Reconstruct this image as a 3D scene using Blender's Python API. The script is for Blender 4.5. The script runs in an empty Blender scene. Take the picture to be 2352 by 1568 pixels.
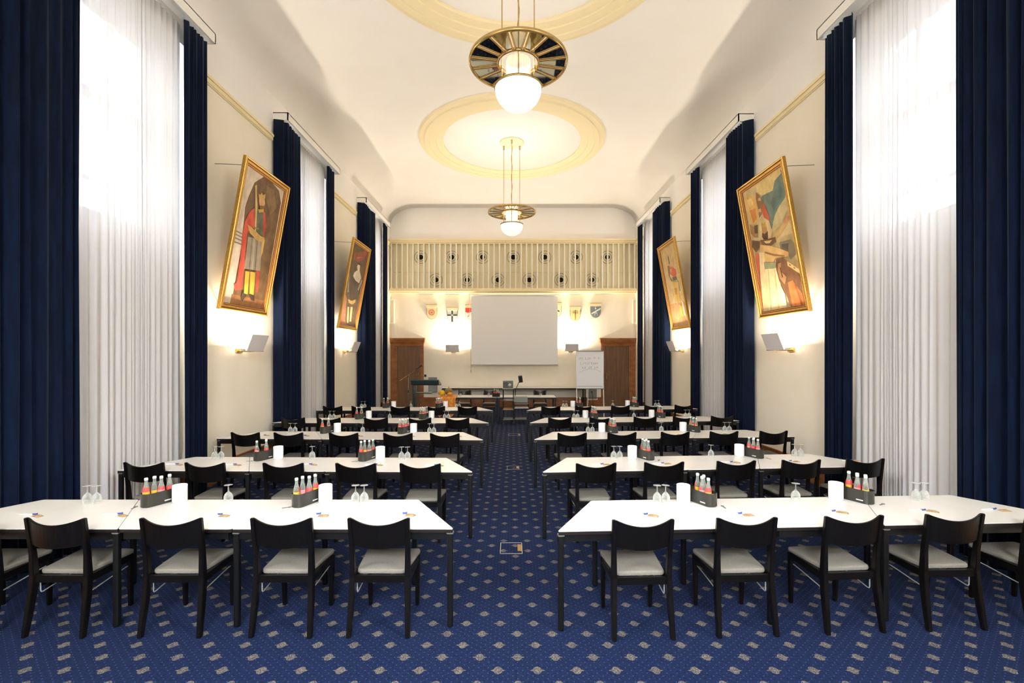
import bpy, bmesh, math, random
from mathutils import Vector, Matrix, Euler
random.seed(7)
PI = math.pi
R = math.radians
scn = bpy.context.scene
C = scn.collection

# ------------------------------------------------------------------ camera, world, exposure
cam_d = bpy.data.cameras.new('camera')
cam = bpy.data.objects.new('camera', cam_d)
C.objects.link(cam)
cam.location = (0, 0, 2.03)
cam.rotation_euler = (R(90), 0, 0)
cam_d.sensor_width = 36
cam_d.lens = 1070 / 2352 * 36
cam_d.shift_y = 31 / 2352
cam_d.clip_start = 0.05
scn.camera = cam

scn.view_settings.view_transform = 'Standard'
scn.view_settings.look = 'None'
scn.view_settings.gamma = 1
scn.view_settings.use_curve_mapping = False
EXPOSURE = 0.45
scn.view_settings.exposure = EXPOSURE

world = bpy.data.worlds.new('daylight')
scn.world = world
world.use_nodes = True
bg = world.node_tree.nodes['Background']
SKY = 100.0
_n, _l = world.node_tree.nodes, world.node_tree.links
_tc = _n.new('ShaderNodeTexCoord')
_sp = _n.new('ShaderNodeSeparateXYZ')
_rp = _n.new('ShaderNodeValToRGB')
_l.new(_tc.outputs['Generated'], _sp.inputs[0])
_l.new(_sp.outputs[2], _rp.inputs[0])
_l.new(_rp.outputs[0], bg.inputs[0])
_e = _rp.color_ramp.elements
_e[0].position, _e[0].color = 0.0, (0.10, 0.10, 0.095, 1)
_e[1].position, _e[1].color = 0.85, (0.86, 0.89, 0.92, 1)
_x = _e.new(0.10)
_x.color = (0.22, 0.225, 0.23, 1)
_x = _e.new(0.45)
_x.color = (0.60, 0.62, 0.64, 1)
bg.inputs[1].default_value = SKY

ROOM_L, ROOM_R, ROOM_H, FAR, BACK = -4.70, 4.78, 7.75, 18.1, -4.0
WIN_Z = (3.75, 6.45)
WALL_T, NICHE = 0.62, 0.50      # wall thickness; depth of the niches that hold the windows
WINDOWS = [(-0.6, 0.95), (5.5, 1.2), (10.55, 1.2), (15.45, 1.2)]   # centre, half width along the side walls
HALL_LIGHT = 1.0


def area_light(name, loc, rot, sx, sy, power, col, portal=False):
    d = bpy.data.lights.new(name, 'AREA')
    d.shape = 'RECTANGLE'
    d.size, d.size_y = sx, sy
    d.energy = power
    d.color = col
    o = bpy.data.objects.new(name, d)
    C.objects.link(o)
    o.location = loc
    o.rotation_euler = rot
    if portal:
        d.cycles.is_portal = True
    return o


for _c, _h in WINDOWS:
    area_light('daylight_portal', (ROOM_L - WALL_T, _c, sum(WIN_Z) / 2), (0, R(-90), 0), WIN_Z[1] - WIN_Z[0], _h * 2, 1, (1, 1, 1), True)
    area_light('daylight_portal', (ROOM_R + WALL_T, _c, sum(WIN_Z) / 2), (0, R(90), 0), WIN_Z[1] - WIN_Z[0], _h * 2, 1, (1, 1, 1), True)
area_light('daylight_portal', (0, BACK - 0.34, 4.7), (R(90), 0, 0), 2.8, 2.9, 1, (1, 1, 1), True)  # portal for the window added in the back wall


# ------------------------------------------------------------------ materials
def mat(name, col, rough=0.5, metal=0.0, **k):
    m = bpy.data.materials.new(name)
    m.use_nodes = True
    b = m.node_tree.nodes['Principled BSDF']
    b.inputs['Base Color'].default_value = (*col, 1)
    b.inputs['Roughness'].default_value = rough
    b.inputs['Metallic'].default_value = metal
    for kk, v in k.items():
        b.inputs[kk.replace('_', ' ')].default_value = v
    return m


def S(r, g, b):
    f = lambda c: (c / 255 / 12.92) if c / 255 <= 0.04045 else ((c / 255 + 0.055) / 1.055) ** 2.4
    return (f(r), f(g), f(b))


def noise_mix(m, c1, c2, scale=(5, 5, 5), detail=4, bump=0.0, lo=0.35, hi=0.65):
    nt = m.node_tree
    b = nt.nodes['Principled BSDF']
    tc = nt.nodes.new('ShaderNodeTexCoord')
    mp = nt.nodes.new('ShaderNodeMapping')
    mp.inputs['Scale'].default_value = scale
    n = nt.nodes.new('ShaderNodeTexNoise')
    n.inputs['Scale'].default_value = 1
    n.inputs['Detail'].default_value = detail
    r = nt.nodes.new('ShaderNodeValToRGB')
    r.color_ramp.elements[0].position = lo
    r.color_ramp.elements[1].position = hi
    r.color_ramp.elements[0].color = (*c1, 1)
    r.color_ramp.elements[1].color = (*c2, 1)
    nt.links.new(tc.outputs['Object'], mp.inputs[0])
    nt.links.new(mp.outputs[0], n.inputs['Vector'])
    nt.links.new(n.outputs[0], r.inputs[0])
    nt.links.new(r.outputs[0], b.inputs['Base Color'])
    if bump:
        bp = nt.nodes.new('ShaderNodeBump')
        bp.inputs['Strength'].default_value = bump
        bp.inputs['Distance'].default_value = 0.01
        nt.links.new(n.outputs[0], bp.inputs['Height'])
        nt.links.new(bp.outputs[0], b.inputs['Normal'])
    return m


M = {}
M['wall'] = noise_mix(mat('cream_wall_paint', (0, 0, 0), 0.75), S(246, 236, 215), S(249, 240, 222), (2, 2, 2))
M['ceil'] = noise_mix(mat('white_ceiling_paint', (0, 0, 0), 0.8), S(248, 243, 236), S(250, 246, 240), (1, 1, 1))
M['trim'] = mat('pale_yellow_plaster', S(247, 230, 186), 0.7)
M['pelmet'] = mat('white_pelmet_paint', S(246, 242, 234), 0.5)
M['wood'] = noise_mix(mat('reddish_brown_wood', (0, 0, 0), 0.4), S(126, 76, 36), S(156, 98, 50), (3, 3, 9), 5)
M['wood_door'] = noise_mix(mat('brown_door_wood', (0, 0, 0), 0.45), S(104, 72, 44), S(122, 87, 55), (14, 14, 1.2), 6)
M['black_wood'] = mat('black_stained_wood', S(9, 7, 6), 0.33, Specular_IOR_Level=0.35)
M['black_metal'] = mat('black_metal', S(13, 13, 13), 0.35, 0.0)
M['white_top'] = noise_mix(mat('white_laminate', (0, 0, 0), 0.28), S(230, 226, 219), S(236, 232, 226), (3, 3, 3))
M['edge'] = mat('dark_table_edge', S(30, 22, 20), 0.4)
M['seat'] = noise_mix(mat('grey_seat_fabric', (0, 0, 0), 0.9), S(114, 109, 100), S(135, 129, 118), (260, 260, 260), 3, 0.15)
M['wire'] = mat('chromed_wire', S(215, 215, 210), 0.25, 0.6)
M['chrome'] = mat('chrome', S(200, 200, 200), 0.15, 1.0)
M['gold'] = noise_mix(mat('gold_leaf', (0, 0, 0), 0.38, 0.55), S(202, 150, 66), S(220, 172, 86), (50, 50, 50), 3)
M['gold_dark'] = mat('dark_gilding', S(134, 82, 34), 0.5, 0.2)
M['brass'] = mat('brass', S(196, 164, 104), 0.25, 0.9)
M['mirror'] = mat('mirror_glass', S(200, 205, 195), 0.03, 1.0)
M['caddy'] = mat('dark_grey_plastic', S(48, 47, 40), 0.2)
M['cup'] = mat('white_porcelain', S(240, 240, 240), 0.35)
M['red_label'] = mat('red_label', S(214, 74, 72), 0.5)
M['yellow_label'] = mat('yellow_label', S(232, 184, 60), 0.5)
M['pink_label'] = mat('pink_label', S(236, 150, 150), 0.5)
M['cap'] = mat('white_cap', S(225, 222, 215), 0.4)
M['cola'] = mat('dark_drink', S(50, 22, 14), 0.15)
M['pen'] = mat('white_pen_plastic', S(238, 238, 240), 0.3)
M['blue'] = mat('blue_plastic', S(66, 84, 150), 0.4)
M['tan'] = noise_mix(mat('tan_paper', (0, 0, 0), 0.6), S(158, 124, 80), S(188, 158, 112), (60, 60, 60))
M['gold_paper'] = mat('yellow_green_paper', S(190, 170, 70), 0.5)
M['grey_metal'] = mat('grey_metal', S(120, 122, 118), 0.4, 0.4)
M['grey'] = mat('light_grey_plastic', S(190, 188, 184), 0.5)
M['midgrey'] = mat('mid_grey_plastic', S(140, 142, 136), 0.5)
M['teal'] = mat('dark_teal_lacquer', S(44, 62, 62), 0.3)
M['screen'] = mat('projection_screen_cloth', S(250, 247, 242), 0.85)
M['white_paint'] = mat('white_enamel', S(232, 232, 228), 0.35)
M['paper'] = mat('white_paper', S(232, 230, 228), 0.7)
M['ink'] = mat('grey_marker_ink', S(150, 146, 152), 0.7)
M['hole'] = mat('black_opening', S(10, 8, 6), 0.9)
M['ring'] = mat('dark_ring', S(96, 84, 60), 0.5)
M['grille_back'] = mat('beige_grille_board', S(236, 223, 190), 0.8)
M['slat'] = mat('cream_slat_paint', S(253, 248, 230), 0.6)
M['speaker'] = mat('beige_speaker_cloth', S(222, 210, 184), 0.8)
M['cord'] = mat('beige_cord', S(200, 188, 160), 0.7)
M['orange'] = noise_mix(mat('orange_cloth', (0, 0, 0), 0.7), S(206, 106, 32), S(236, 168, 60), (22, 22, 22))
M['yellow'] = mat('yellow_gourd_skin', S(236, 186, 40), 0.5)
M['green_gourd'] = noise_mix(mat('green_gourd_skin', (0, 0, 0), 0.5), S(112, 92, 30), S(150, 140, 88), (30, 30, 30))
M['dark'] = mat('dark_plastic', S(38, 34, 30), 0.4)
M['projector'] = noise_mix(mat('olive_grey_plastic', (0, 0, 0), 0.4), S(70, 72, 62), S(110, 112, 98), (18, 18, 18))


def emis(name, col, s):
    m = mat(name, col, 0.3)
    b = m.node_tree.nodes['Principled BSDF']
    b.inputs['Emission Color'].default_value = (*col, 1)
    b.inputs['Emission Strength'].default_value = s
    return m


M['bowl'] = emis('opal_glass_bowl', S(250, 246, 240), 0.55)
M['halogen'] = emis('halogen_tube', S(255, 236, 200), 30)


def glass(name, col, tint, gloss=0.12, trans=0.7, rough=0.05):
    m = bpy.data.materials.new(name)
    m.use_nodes = True
    nt = m.node_tree
    nt.nodes.clear()
    out = nt.nodes.new('ShaderNodeOutputMaterial')
    t = nt.nodes.new('ShaderNodeBsdfTransparent')
    t.inputs[0].default_value = (*tint, 1)
    g = nt.nodes.new('ShaderNodeBsdfPrincipled')
    g.inputs['Base Color'].default_value = (*col, 1)
    g.inputs['Roughness'].default_value = rough
    lw = nt.nodes.new('ShaderNodeLayerWeight')
    lw.inputs[0].default_value = 0.45
    mr = nt.nodes.new('ShaderNodeMapRange')
    mr.inputs['To Min'].default_value = gloss
    mr.inputs['To Max'].default_value = trans
    mx = nt.nodes.new('ShaderNodeMixShader')
    nt.links.new(lw.outputs['Facing'], mr.inputs['Value'])
    nt.links.new(mr.outputs[0], mx.inputs[0])
    nt.links.new(t.outputs[0], mx.inputs[1])
    nt.links.new(g.outputs[0], mx.inputs[2])
    nt.links.new(mx.outputs[0], out.inputs[0])
    return m


M['glass'] = glass('clear_drinking_glass', S(240, 240, 235), (0.96, 0.97, 0.96), 0.07, 0.6)
M['bottle'] = glass('clear_bottle_glass', S(200, 205, 195), (0.85, 0.88, 0.82), 0.25, 0.8)
M['pane'] = glass('window_pane', (0.9, 0.95, 1), (0.97, 0.98, 1.0), 0.02, 0.25)
M['crystal'] = glass('ribbed_crystal', S(246, 242, 236), (0.9, 0.9, 0.9), 0.55, 0.9, 0.2)
M['shade'] = mat('frosted_sconce_plate', S(236, 229, 226), 0.35)


def cloth(name, c1, c2, sheen, scale):
    m = noise_mix(mat(name, (0, 0, 0), 0.85), c1, c2, scale, 3)
    b = m.node_tree.nodes['Principled BSDF']
    b.inputs['Sheen Weight'].default_value = sheen
    b.inputs['Sheen Roughness'].default_value = 0.4
    b.inputs['Sheen Tint'].default_value = (0.5, 0.65, 1, 1)
    return m


M['velvet'] = cloth('dark_blue_velvet', S(8, 16, 33), S(11, 22, 44), 0.14, (30, 30, 3))
M['velvet'].node_tree.nodes['Principled BSDF'].inputs['Specular IOR Level'].default_value = 0.1

m = bpy.data.materials.new('white_sheer_voile')
m.use_nodes = True
nt = m.node_tree
nt.nodes.clear()
out = nt.nodes.new('ShaderNodeOutputMaterial')
tl = nt.nodes.new('ShaderNodeBsdfTranslucent')
tl.inputs[0].default_value = (0.098, 0.098, 0.0995, 1)
df = nt.nodes.new('ShaderNodeBsdfDiffuse')
df.inputs[0].default_value = (0.80, 0.76, 0.735, 1)
tp = nt.nodes.new('ShaderNodeBsdfTransparent')
m1 = nt.nodes.new('ShaderNodeMixShader')
m1.inputs[0].default_value = 0.72
m2 = nt.nodes.new('ShaderNodeMixShader')
m2.inputs[0].default_value = 0.009
nt.links.new(tl.outputs[0], m1.inputs[1])
nt.links.new(df.outputs[0], m1.inputs[2])
nt.links.new(m1.outputs[0], m2.inputs[1])
nt.links.new(tp.outputs[0], m2.inputs[2])
nt.links.new(m2.outputs[0], out.inputs[0])
M['sheer'] = m


# carpet: blue, staggered lattice of tan rosettes and a lattice of small pale dots
def carpet():
    m = bpy.data.materials.new('blue_rosette_carpet')
    m.use_nodes = True
    nt = m.node_tree
    N, L = nt.nodes, nt.links
    b = N['Principled BSDF']
    b.inputs['Roughness'].default_value = 0.95
    b.inputs['Specular IOR Level'].default_value = 0.15
    tc = N.new('ShaderNodeTexCoord')
    sx = N.new('ShaderNodeSeparateXYZ')
    L.new(tc.outputs['Object'], sx.inputs[0])
    X, Y = sx.outputs[0], sx.outputs[1]

    def op(o, a, c=None, d=None):
        n = N.new('ShaderNodeMath')
        n.operation = o
        for i, v in enumerate((a, c, d)):
            if v is None:
                continue
            if isinstance(v, (int, float)):
                n.inputs[i].default_value = v
            else:
                L.new(v, n.inputs[i])
        return n.outputs[0]

    def cell(v, per, ph):       # signed distance from the nearest lattice point, in metres
        t = op('DIVIDE', op('SUBTRACT', v, ph), per)
        return op('MULTIPLY', op('SUBTRACT', t, op('ROUND', t)), per)

    def rosette(ox, oy):
        x = op('ABSOLUTE', cell(X, 0.254, -0.09 + ox))
        y = op('ABSOLUTE', cell(Y, 0.262, 3.0 + oy))
        ys = op('MULTIPLY', y, 0.8)
        rr = op('SQRT', op('ADD', op('MULTIPLY', x, x), op('MULTIPLY', ys, ys)))
        round_ = op('LESS_THAN', rr, 0.0285)
        spike = op('LESS_THAN', op('ADD', op('DIVIDE', x, 0.050), op('DIVIDE', y, 0.022)), 1.0)
        return op('MAXIMUM', round_, spike)
    ros = op('MAXIMUM', rosette(0, 0), rosette(0.127, 0.131))

    def dots(ox, oy):
        x = cell(X, 0.0635, -0.09 + ox)
        y = cell(Y, 0.0524, 3.0 + oy)
        rr = op('SQRT', op('ADD', op('MULTIPLY', x, x), op('MULTIPLY', y, y)))
        return op('LESS_THAN', rr, 0.0038)
    dt = op('MAXIMUM', dots(0.032, 0.0), dots(0.0, 0.0262))
    # blossoms inside the rosettes
    vo = N.new('ShaderNodeTexVoronoi')
    vo.inputs['Scale'].default_value = 125
    L.new(tc.outputs['Object'], vo.inputs['Vector'])
    petals = op('LESS_THAN', vo.outputs['Distance'], 0.42)
    tan = N.new('ShaderNodeMix')
    tan.data_type = 'RGBA'
    tan.inputs[6].default_value = (*S(78, 76, 80), 1)
    tan.inputs[7].default_value = (*S(126, 118, 100), 1)
    L.new(petals, tan.inputs[0])
    nz = N.new('ShaderNodeTexNoise')
    nz.inputs['Scale'].default_value = 60
    nz.inputs['Detail'].default_value = 6
    L.new(tc.outputs['Object'], nz.inputs['Vector'])
    rp = N.new('ShaderNodeValToRGB')
    rp.color_ramp.elements[0].position = 0.3
    rp.color_ramp.elements[1].position = 0.7
    rp.color_ramp.elements[0].color = (*S(13, 24, 50), 1)
    rp.color_ramp.elements[1].color = (*S(26, 39, 74), 1)
    L.new(nz.outputs[0], rp.inputs[0])
    a = N.new('ShaderNodeMix')
    a.data_type = 'RGBA'
    L.new(rp.outputs[0], a.inputs[6])
    a.inputs[7].default_value = (*S(60, 77, 116), 1)
    L.new(dt, a.inputs[0])
    c = N.new('ShaderNodeMix')
    c.data_type = 'RGBA'
    L.new(a.outputs[2], c.inputs[6])
    L.new(tan.outputs[2], c.inputs[7])
    L.new(ros, c.inputs[0])
    L.new(c.outputs[2], b.inputs['Base Color'])
    bp = N.new('ShaderNodeBump')
    bp.inputs['Strength'].default_value = 0.3
    bp.inputs['Distance'].default_value = 0.004
    L.new(nz.outputs[0], bp.inputs['Height'])
    L.new(bp.outputs[0], b.inputs['Normal'])
    return m


M['carpet'] = carpet()


# ------------------------------------------------------------------ mesh helpers
class MB:
    def __init__(s):
        s.v, s.f, s.mi, s.sm = [], [], [], []

    def add(s, vs, fs, mi=0, smooth=False):
        o = len(s.v)
        s.v += [tuple(v) for v in vs]
        for f in fs:
            s.f.append([i + o for i in f])
            s.mi.append(mi)
            s.sm.append(smooth)
        return s

    def box(s, x0, x1, y0, y1, z0, z1, mi=0):
        vs = [(x, y, z) for z in (z0, z1) for y in (y0, y1) for x in (x0, x1)]
        return s.add(vs, [(0, 2, 3, 1), (4, 5, 7, 6), (0, 1, 5, 4), (2, 6, 7, 3), (0, 4, 6, 2), (1, 3, 7, 5)], mi)

    def cbox(s, c, sz, mi=0, rot=None):
        h = [q / 2 for q in sz]
        vs = [Vector((x, y, z)) for z in (-h[2], h[2]) for y in (-h[1], h[1]) for x in (-h[0], h[0])]
        if rot is not None:
            Rm = Euler(rot).to_matrix()
            vs = [Rm @ q for q in vs]
        vs = [q + Vector(c) for q in vs]
        return s.add(vs, [(0, 2, 3, 1), (4, 5, 7, 6), (0, 1, 5, 4), (2, 6, 7, 3), (0, 4, 6, 2), (1, 3, 7, 5)], mi)

    def prism(s, pts, z0, z1, mi=0, side=None):
        n = len(pts)
        vs = [(x, y, z0) for x, y in pts] + [(x, y, z1) for x, y in pts]
        s.add(vs, [tuple(range(n))[::-1], tuple(range(n, 2 * n))], mi)
        return s.add(vs, [(i, (i + 1) % n, (i + 1) % n + n, i + n) for i in range(n)], mi if side is None else side)

    def loft(s, rings, mi=0, cap=True, smooth=True, closed=True):
        n = len(rings[0])
        vs = [p for r in rings for p in r]
        fs = []
        for k in range(len(rings) - 1):
            for i in range(n if closed else n - 1):
                j = (i + 1) % n
                fs.append((k * n + i, k * n + j, (k + 1) * n + j, (k + 1) * n + i))
        s.add(vs, fs, mi, smooth)
        if cap:
            s.add(vs, [tuple(range(n))[::-1], tuple(range(len(vs) - n, len(vs)))], mi)
        return s

    def lathe(s, prof, seg=24, c=(0, 0, 0), mi=0, cap=True, smooth=True):
        rings = [[(c[0] + r * math.cos(2 * PI * i / seg), c[1] + r * math.sin(2 * PI * i / seg), c[2] + z) for i in range(seg)] for r, z in prof]
        return s.loft(rings, mi, cap, smooth)

    def tube(s, pts, r, seg=8, mi=0):
        pts = [Vector(p) for p in pts]
        rings = []
        up = Vector((0.13, 0.21, 0.97)).normalized()
        for i, p in enumerate(pts):
            a = pts[max(i - 1, 0)]
            b = pts[min(i + 1, len(pts) - 1)]
            t = (b - a).normalized()
            u = t.cross(up)
            if u.length < 0.2:
                u = t.cross(Vector((1, 0, 0)))
            u.normalize()
            w = t.cross(u)
            rr = r[i] if isinstance(r, (list, tuple)) else r
            rings.append([tuple(p + u * rr * math.cos(2 * PI * k / seg) + w * rr * math.sin(2 * PI * k / seg)) for k in range(seg)])
        return s.loft(rings, mi)

    def build(s, name, mats, parent=None, loc=None, rot=None, bevel=0):
        me = bpy.data.meshes.new(name)
        me.from_pydata(s.v, [], s.f)
        for k in (mats if isinstance(mats, (list, tuple)) else [mats]):
            me.materials.append(M[k] if isinstance(k, str) else k)
        me.polygons.foreach_set('material_index', s.mi)
        me.polygons.foreach_set('use_smooth', s.sm)
        bm = bmesh.new()
        bm.from_mesh(me)
        bmesh.ops.recalc_face_normals(bm, faces=bm.faces)
        if bevel:
            bmesh.ops.remove_doubles(bm, verts=bm.verts, dist=1e-5)
            es = [e for e in bm.edges if len(e.link_faces) == 2 and e.calc_face_angle(0) > 0.6]
            bmesh.ops.bevel(bm, geom=es, offset=bevel, segments=2, affect='EDGES', clamp_overlap=True)
        bm.to_mesh(me)
        bm.free()
        me.update()
        o = bpy.data.objects.new(name, me)
        C.objects.link(o)
        if parent is not None:
            o.parent = parent
        if loc is not None:
            o.location = loc
        if rot is not None:
            o.rotation_euler = rot
        return o


def thing(name, label, cat, loc=(0, 0, 0), rot=(0, 0, 0), group=None):
    o = bpy.data.objects.new(name, None)
    o.empty_display_size = 0.1
    C.objects.link(o)
    o.location = loc
    o.rotation_euler = rot
    return tag(o, label, cat, group)


def tag(o, label, cat, group=None, kind=None):
    o['label'] = label
    o['category'] = cat
    n = len(label.split())
    assert 4 <= n <= 16, (n, label)
    if group:
        o['group'] = group
    if kind:
        o['kind'] = kind
    return o


def struct(o):
    o['kind'] = 'structure'
    return o


KIDS = {}


def copy_tree(o, parent=None):
    c = o.copy()
    C.objects.link(c)
    if parent is not None:
        c.parent = parent
    if o.name not in KIDS:
        KIDS[o.name] = list(o.children)
    for ch in KIDS[o.name]:
        copy_tree(ch, c)
    return c


class Proto:
    """The first placement uses the built thing itself, later ones copy it with its parts."""
    def __init__(s, o):
        s.o, s.used = o, False
        s.walk(o)

    def walk(s, o):
        KIDS[o.name] = list(o.children)
        for c in o.children:
            s.walk(c)

    def put(s, loc, rot=(0, 0, 0), label=None, group=None):
        o = copy_tree(s.o) if s.used else s.o
        s.used = True
        o.location = loc
        o.rotation_euler = rot
        if label:
            assert 4 <= len(label.split()) <= 16, label
            o['label'] = label
        if group:
            o['group'] = group
        return o


# ------------------------------------------------------------------ room shell
struct(MB().box(ROOM_L - 0.7, ROOM_R + 0.7, BACK - 0.4, FAR + 0.4, -0.2, 0).build('floor', 'carpet'))

TRIM_Z = 6.22
for side, name in ((-1, 'wall_left'), (1, 'wall_right')):
    xi = ROOM_L if side < 0 else ROOM_R
    xo = xi + side * WALL_T
    xn = xi + side * NICHE
    x0, x1 = min(xi, xo), max(xi, xo)
    s0, s1 = min(xn, xo), max(xn, xo)
    mb = MB()
    y = BACK
    for c, h in WINDOWS:
        mb.box(x0, x1, y, c - h, 0, TRIM_Z, 0)
        mb.box(x0, x1, y, c - h, TRIM_Z, 7.3, 1)
        mb.box(s0, s1, c - h, c + h, 0, WIN_Z[0], 0)
        mb.box(x0, x1, c - h, c + h, WIN_Z[1], 7.3, 1)
        y = c + h
    mb.box(x0, x1, y, FAR, 0, TRIM_Z, 0)
    mb.box(x0, x1, y, FAR, TRIM_Z, 7.3, 1)
    struct(mb.build(name, ['wall', 'ceil']))
mb = MB()
mb.box(ROOM_L - 0.3, ROOM_R + 0.3, FAR, FAR + 0.3, 0, 6.4, 0)
mb.box(ROOM_L - 0.3, ROOM_R + 0.3, FAR, FAR + 0.3, 6.4, 8.0, 1)
struct(mb.build('wall_far', ['wall', 'ceil']))
mb = MB()
ADDED_WIN = (-1.3, 1.3, 3.6, 6.3)  # opening added in the unseen back wall to throw light forward
mb.box(ROOM_L - 0.3, ADDED_WIN[0], BACK - 0.3, BACK, 0, 8.0)
mb.box(ADDED_WIN[1], ROOM_R + 0.3, BACK - 0.3, BACK, 0, 8.0)
mb.box(ADDED_WIN[0], ADDED_WIN[1], BACK - 0.3, BACK, 0, ADDED_WIN[2])
mb.box(ADDED_WIN[0], ADDED_WIN[1], BACK - 0.3, BACK, ADDED_WIN[3], 8.0)
struct(mb.build('wall_back', ['wall']))

# coved ceiling: one profile swept along the room
prof = []
a, b_ = 1.05, 0.62
for k in range(13):
    t = PI / 2 * k / 12
    prof.append((ROOM_L + a - a * math.cos(t), ROOM_H - b_ + b_ * math.sin(t)))
for k in range(12, -1, -1):
    t = PI / 2 * k / 12
    prof.append((ROOM_R - a + a * math.cos(t), ROOM_H - b_ + b_ * math.sin(t)))
vs, fs = [], []
outer = [(ROOM_L - 0.7, prof[0][1])] + [(p[0], ROOM_H + 0.3) for p in prof[1:-1]] + [(ROOM_R + 0.7, prof[-1][1])]
n = len(prof)
for yy in (BACK - 0.3, FAR + 0.3):
    vs += [(x, yy, z) for x, z in prof] + [(x, yy, z) for x, z in outer]
for i in range(n - 1):
    fs.append((i, i + 1, 2 * n + i + 1, 2 * n + i))
    fs.append((n + i, n + i + 1, 3 * n + i + 1, 3 * n + i))
    fs.append((i, i + 1, n + i + 1, n + i))
    fs.append((2 * n + i, 2 * n + i + 1, 3 * n + i + 1, 3 * n + i))
mb = MB()
mb.add(vs, fs, 0, True)
o = struct(mb.build('ceiling', 'ceil'))

# ceiling rings: stepped plaster circles
tn = 0


def trim_name():
    global tn
    tn += 1
    return 'trim_%d' % tn


for (cx, cy) in ((0.06, 6.15), (0.0, 12.6), (0.06, -0.4)):
    ps = [(1.84, 0.0), (1.84, -0.035), (1.86, -0.05), (2.02, -0.05), (2.03, -0.075), (2.20, -0.075), (2.21, -0.095), (2.33, -0.095), (2.34, -0.07), (2.45, -0.05), (2.48, 0.0)]
    mb = MB()
    seg = 96
    rings = [[(r * math.cos(2 * PI * i / seg), r * math.sin(2 * PI * i / seg), z) for i in range(seg)] for r, z in ps]
    mb.loft(rings + [rings[0]], 0, False, False)
    struct(mb.build(trim_name(), 'trim', loc=(cx, cy, ROOM_H)))
# picture rail band on the side walls between the windows
for side in (-1, 1):
    xi = ROOM_L if side < 0 else ROOM_R
    mb = MB()
    xs = [-4.0, 4.06, 6.98, 9.1, 12.02, 14.0, 16.95, FAR]
    for y0, y1 in ((xs[0], xs[1]), (xs[2], xs[3]), (xs[4], xs[5]), (xs[6], xs[7])):
        for d, z0, z1 in ((0.035, 6.22, 6.35), (0.055, 6.285, 6.325), (0.02, 6.20, 6.225)):
            mb.box(min(xi, xi - side * d), max(xi, xi - side * d), y0, y1, z0, z1)
    struct(mb.build(trim_name(), 'trim'))
# wooden baseboards
for side, nm in ((-1, 'baseboard_left'), (1, 'baseboard_right')):
    xi = ROOM_L if side < 0 else ROOM_R
    mb = MB()
    mb.box(min(xi, xi - side * 0.025), max(xi, xi - side * 0.025), BACK, FAR, 0, 0.30)
    mb.box(min(xi, xi - side * 0.035), max(xi, xi - side * 0.035), BACK, FAR, 0.30, 0.325)
    struct(mb.build(nm, 'wood'))
SF = 18.1 / 1070.0


def FX(px):
    return (px - 1176) * SF


def FZ(py):
    return 2.03 + (815 - py) * SF


mb = MB()
mb.box(FX(973), FX(1381), FAR - 0.03, FAR, 0, 0.36)
mb.box(FX(973), FX(1381), FAR - 0.045, FAR, 0.36, 0.39)
struct(mb.build('baseboard_far', 'wood'))
mb = MB()
mb.box(ROOM_L, ROOM_R, BACK, BACK + 0.03, 0, 0.3)
struct(mb.build('baseboard_back', 'wood'))

# windows
wn = 0
for side in (-1, 1):
    xi = ROOM_L if side < 0 else ROOM_R
    for c, h in WINDOWS:
        wn += 1
        xc = xi + side * 0.56
        z0, z1 = WIN_Z
        mb = MB()
        for (ya, yb, za, zb) in ((c - h, c - h + 0.08, z0, z1), (c + h - 0.08, c + h, z0, z1), (c - h, c + h, z0, z0 + 0.09), (c - h, c + h, z1 - 0.08, z1)):
            mb.box(xc - 0.05, xc + 0.05, ya, yb, za, zb)
        w = struct(mb.build('window_%d' % wn, 'white_paint'))
        mb = MB()
        for k in range(1, 4):
            yy = c - h + 2 * h * k / 4
            mb.box(xc - 0.03, xc + 0.03, yy - 0.028, yy + 0.028, z0, z1)
        mb.box(xc - 0.035, xc + 0.035, c - h, c + h, 5.22, 5.34)
        mb.box(xc - 0.03, xc + 0.03, c - h, c + h, 4.2, 4.25)
        mb.build('muntin', 'white_paint', w)
        MB().box(xc - 0.004, xc + 0.004, c - h, c + h, z0, z1).build('pane', 'pane', w)
wn += 1
mb = MB()
for k in range(6):
    x = ADDED_WIN[0] + (ADDED_WIN[1] - ADDED_WIN[0]) * k / 5
    mb.box(x - 0.05, x + 0.05, BACK - 0.2, BACK - 0.12, ADDED_WIN[2], ADDED_WIN[3])
for z in (ADDED_WIN[2], 4.7, ADDED_WIN[3]):
    mb.box(ADDED_WIN[0], ADDED_WIN[1], BACK - 0.2, BACK - 0.12, z - 0.05, z + 0.05)
w = struct(mb.build('window_%d' % wn, 'white_paint'))  # added window, out of view, serves as frontal light
MB().box(ADDED_WIN[0], ADDED_WIN[1], BACK - 0.165, BACK - 0.158, ADDED_WIN[2], ADDED_WIN[3]).build('pane', 'pane', w)

# ------------------------------------------------------------------ curtains and pelmets
WNAME = ['nearest', 'middle', 'farthest']


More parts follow.
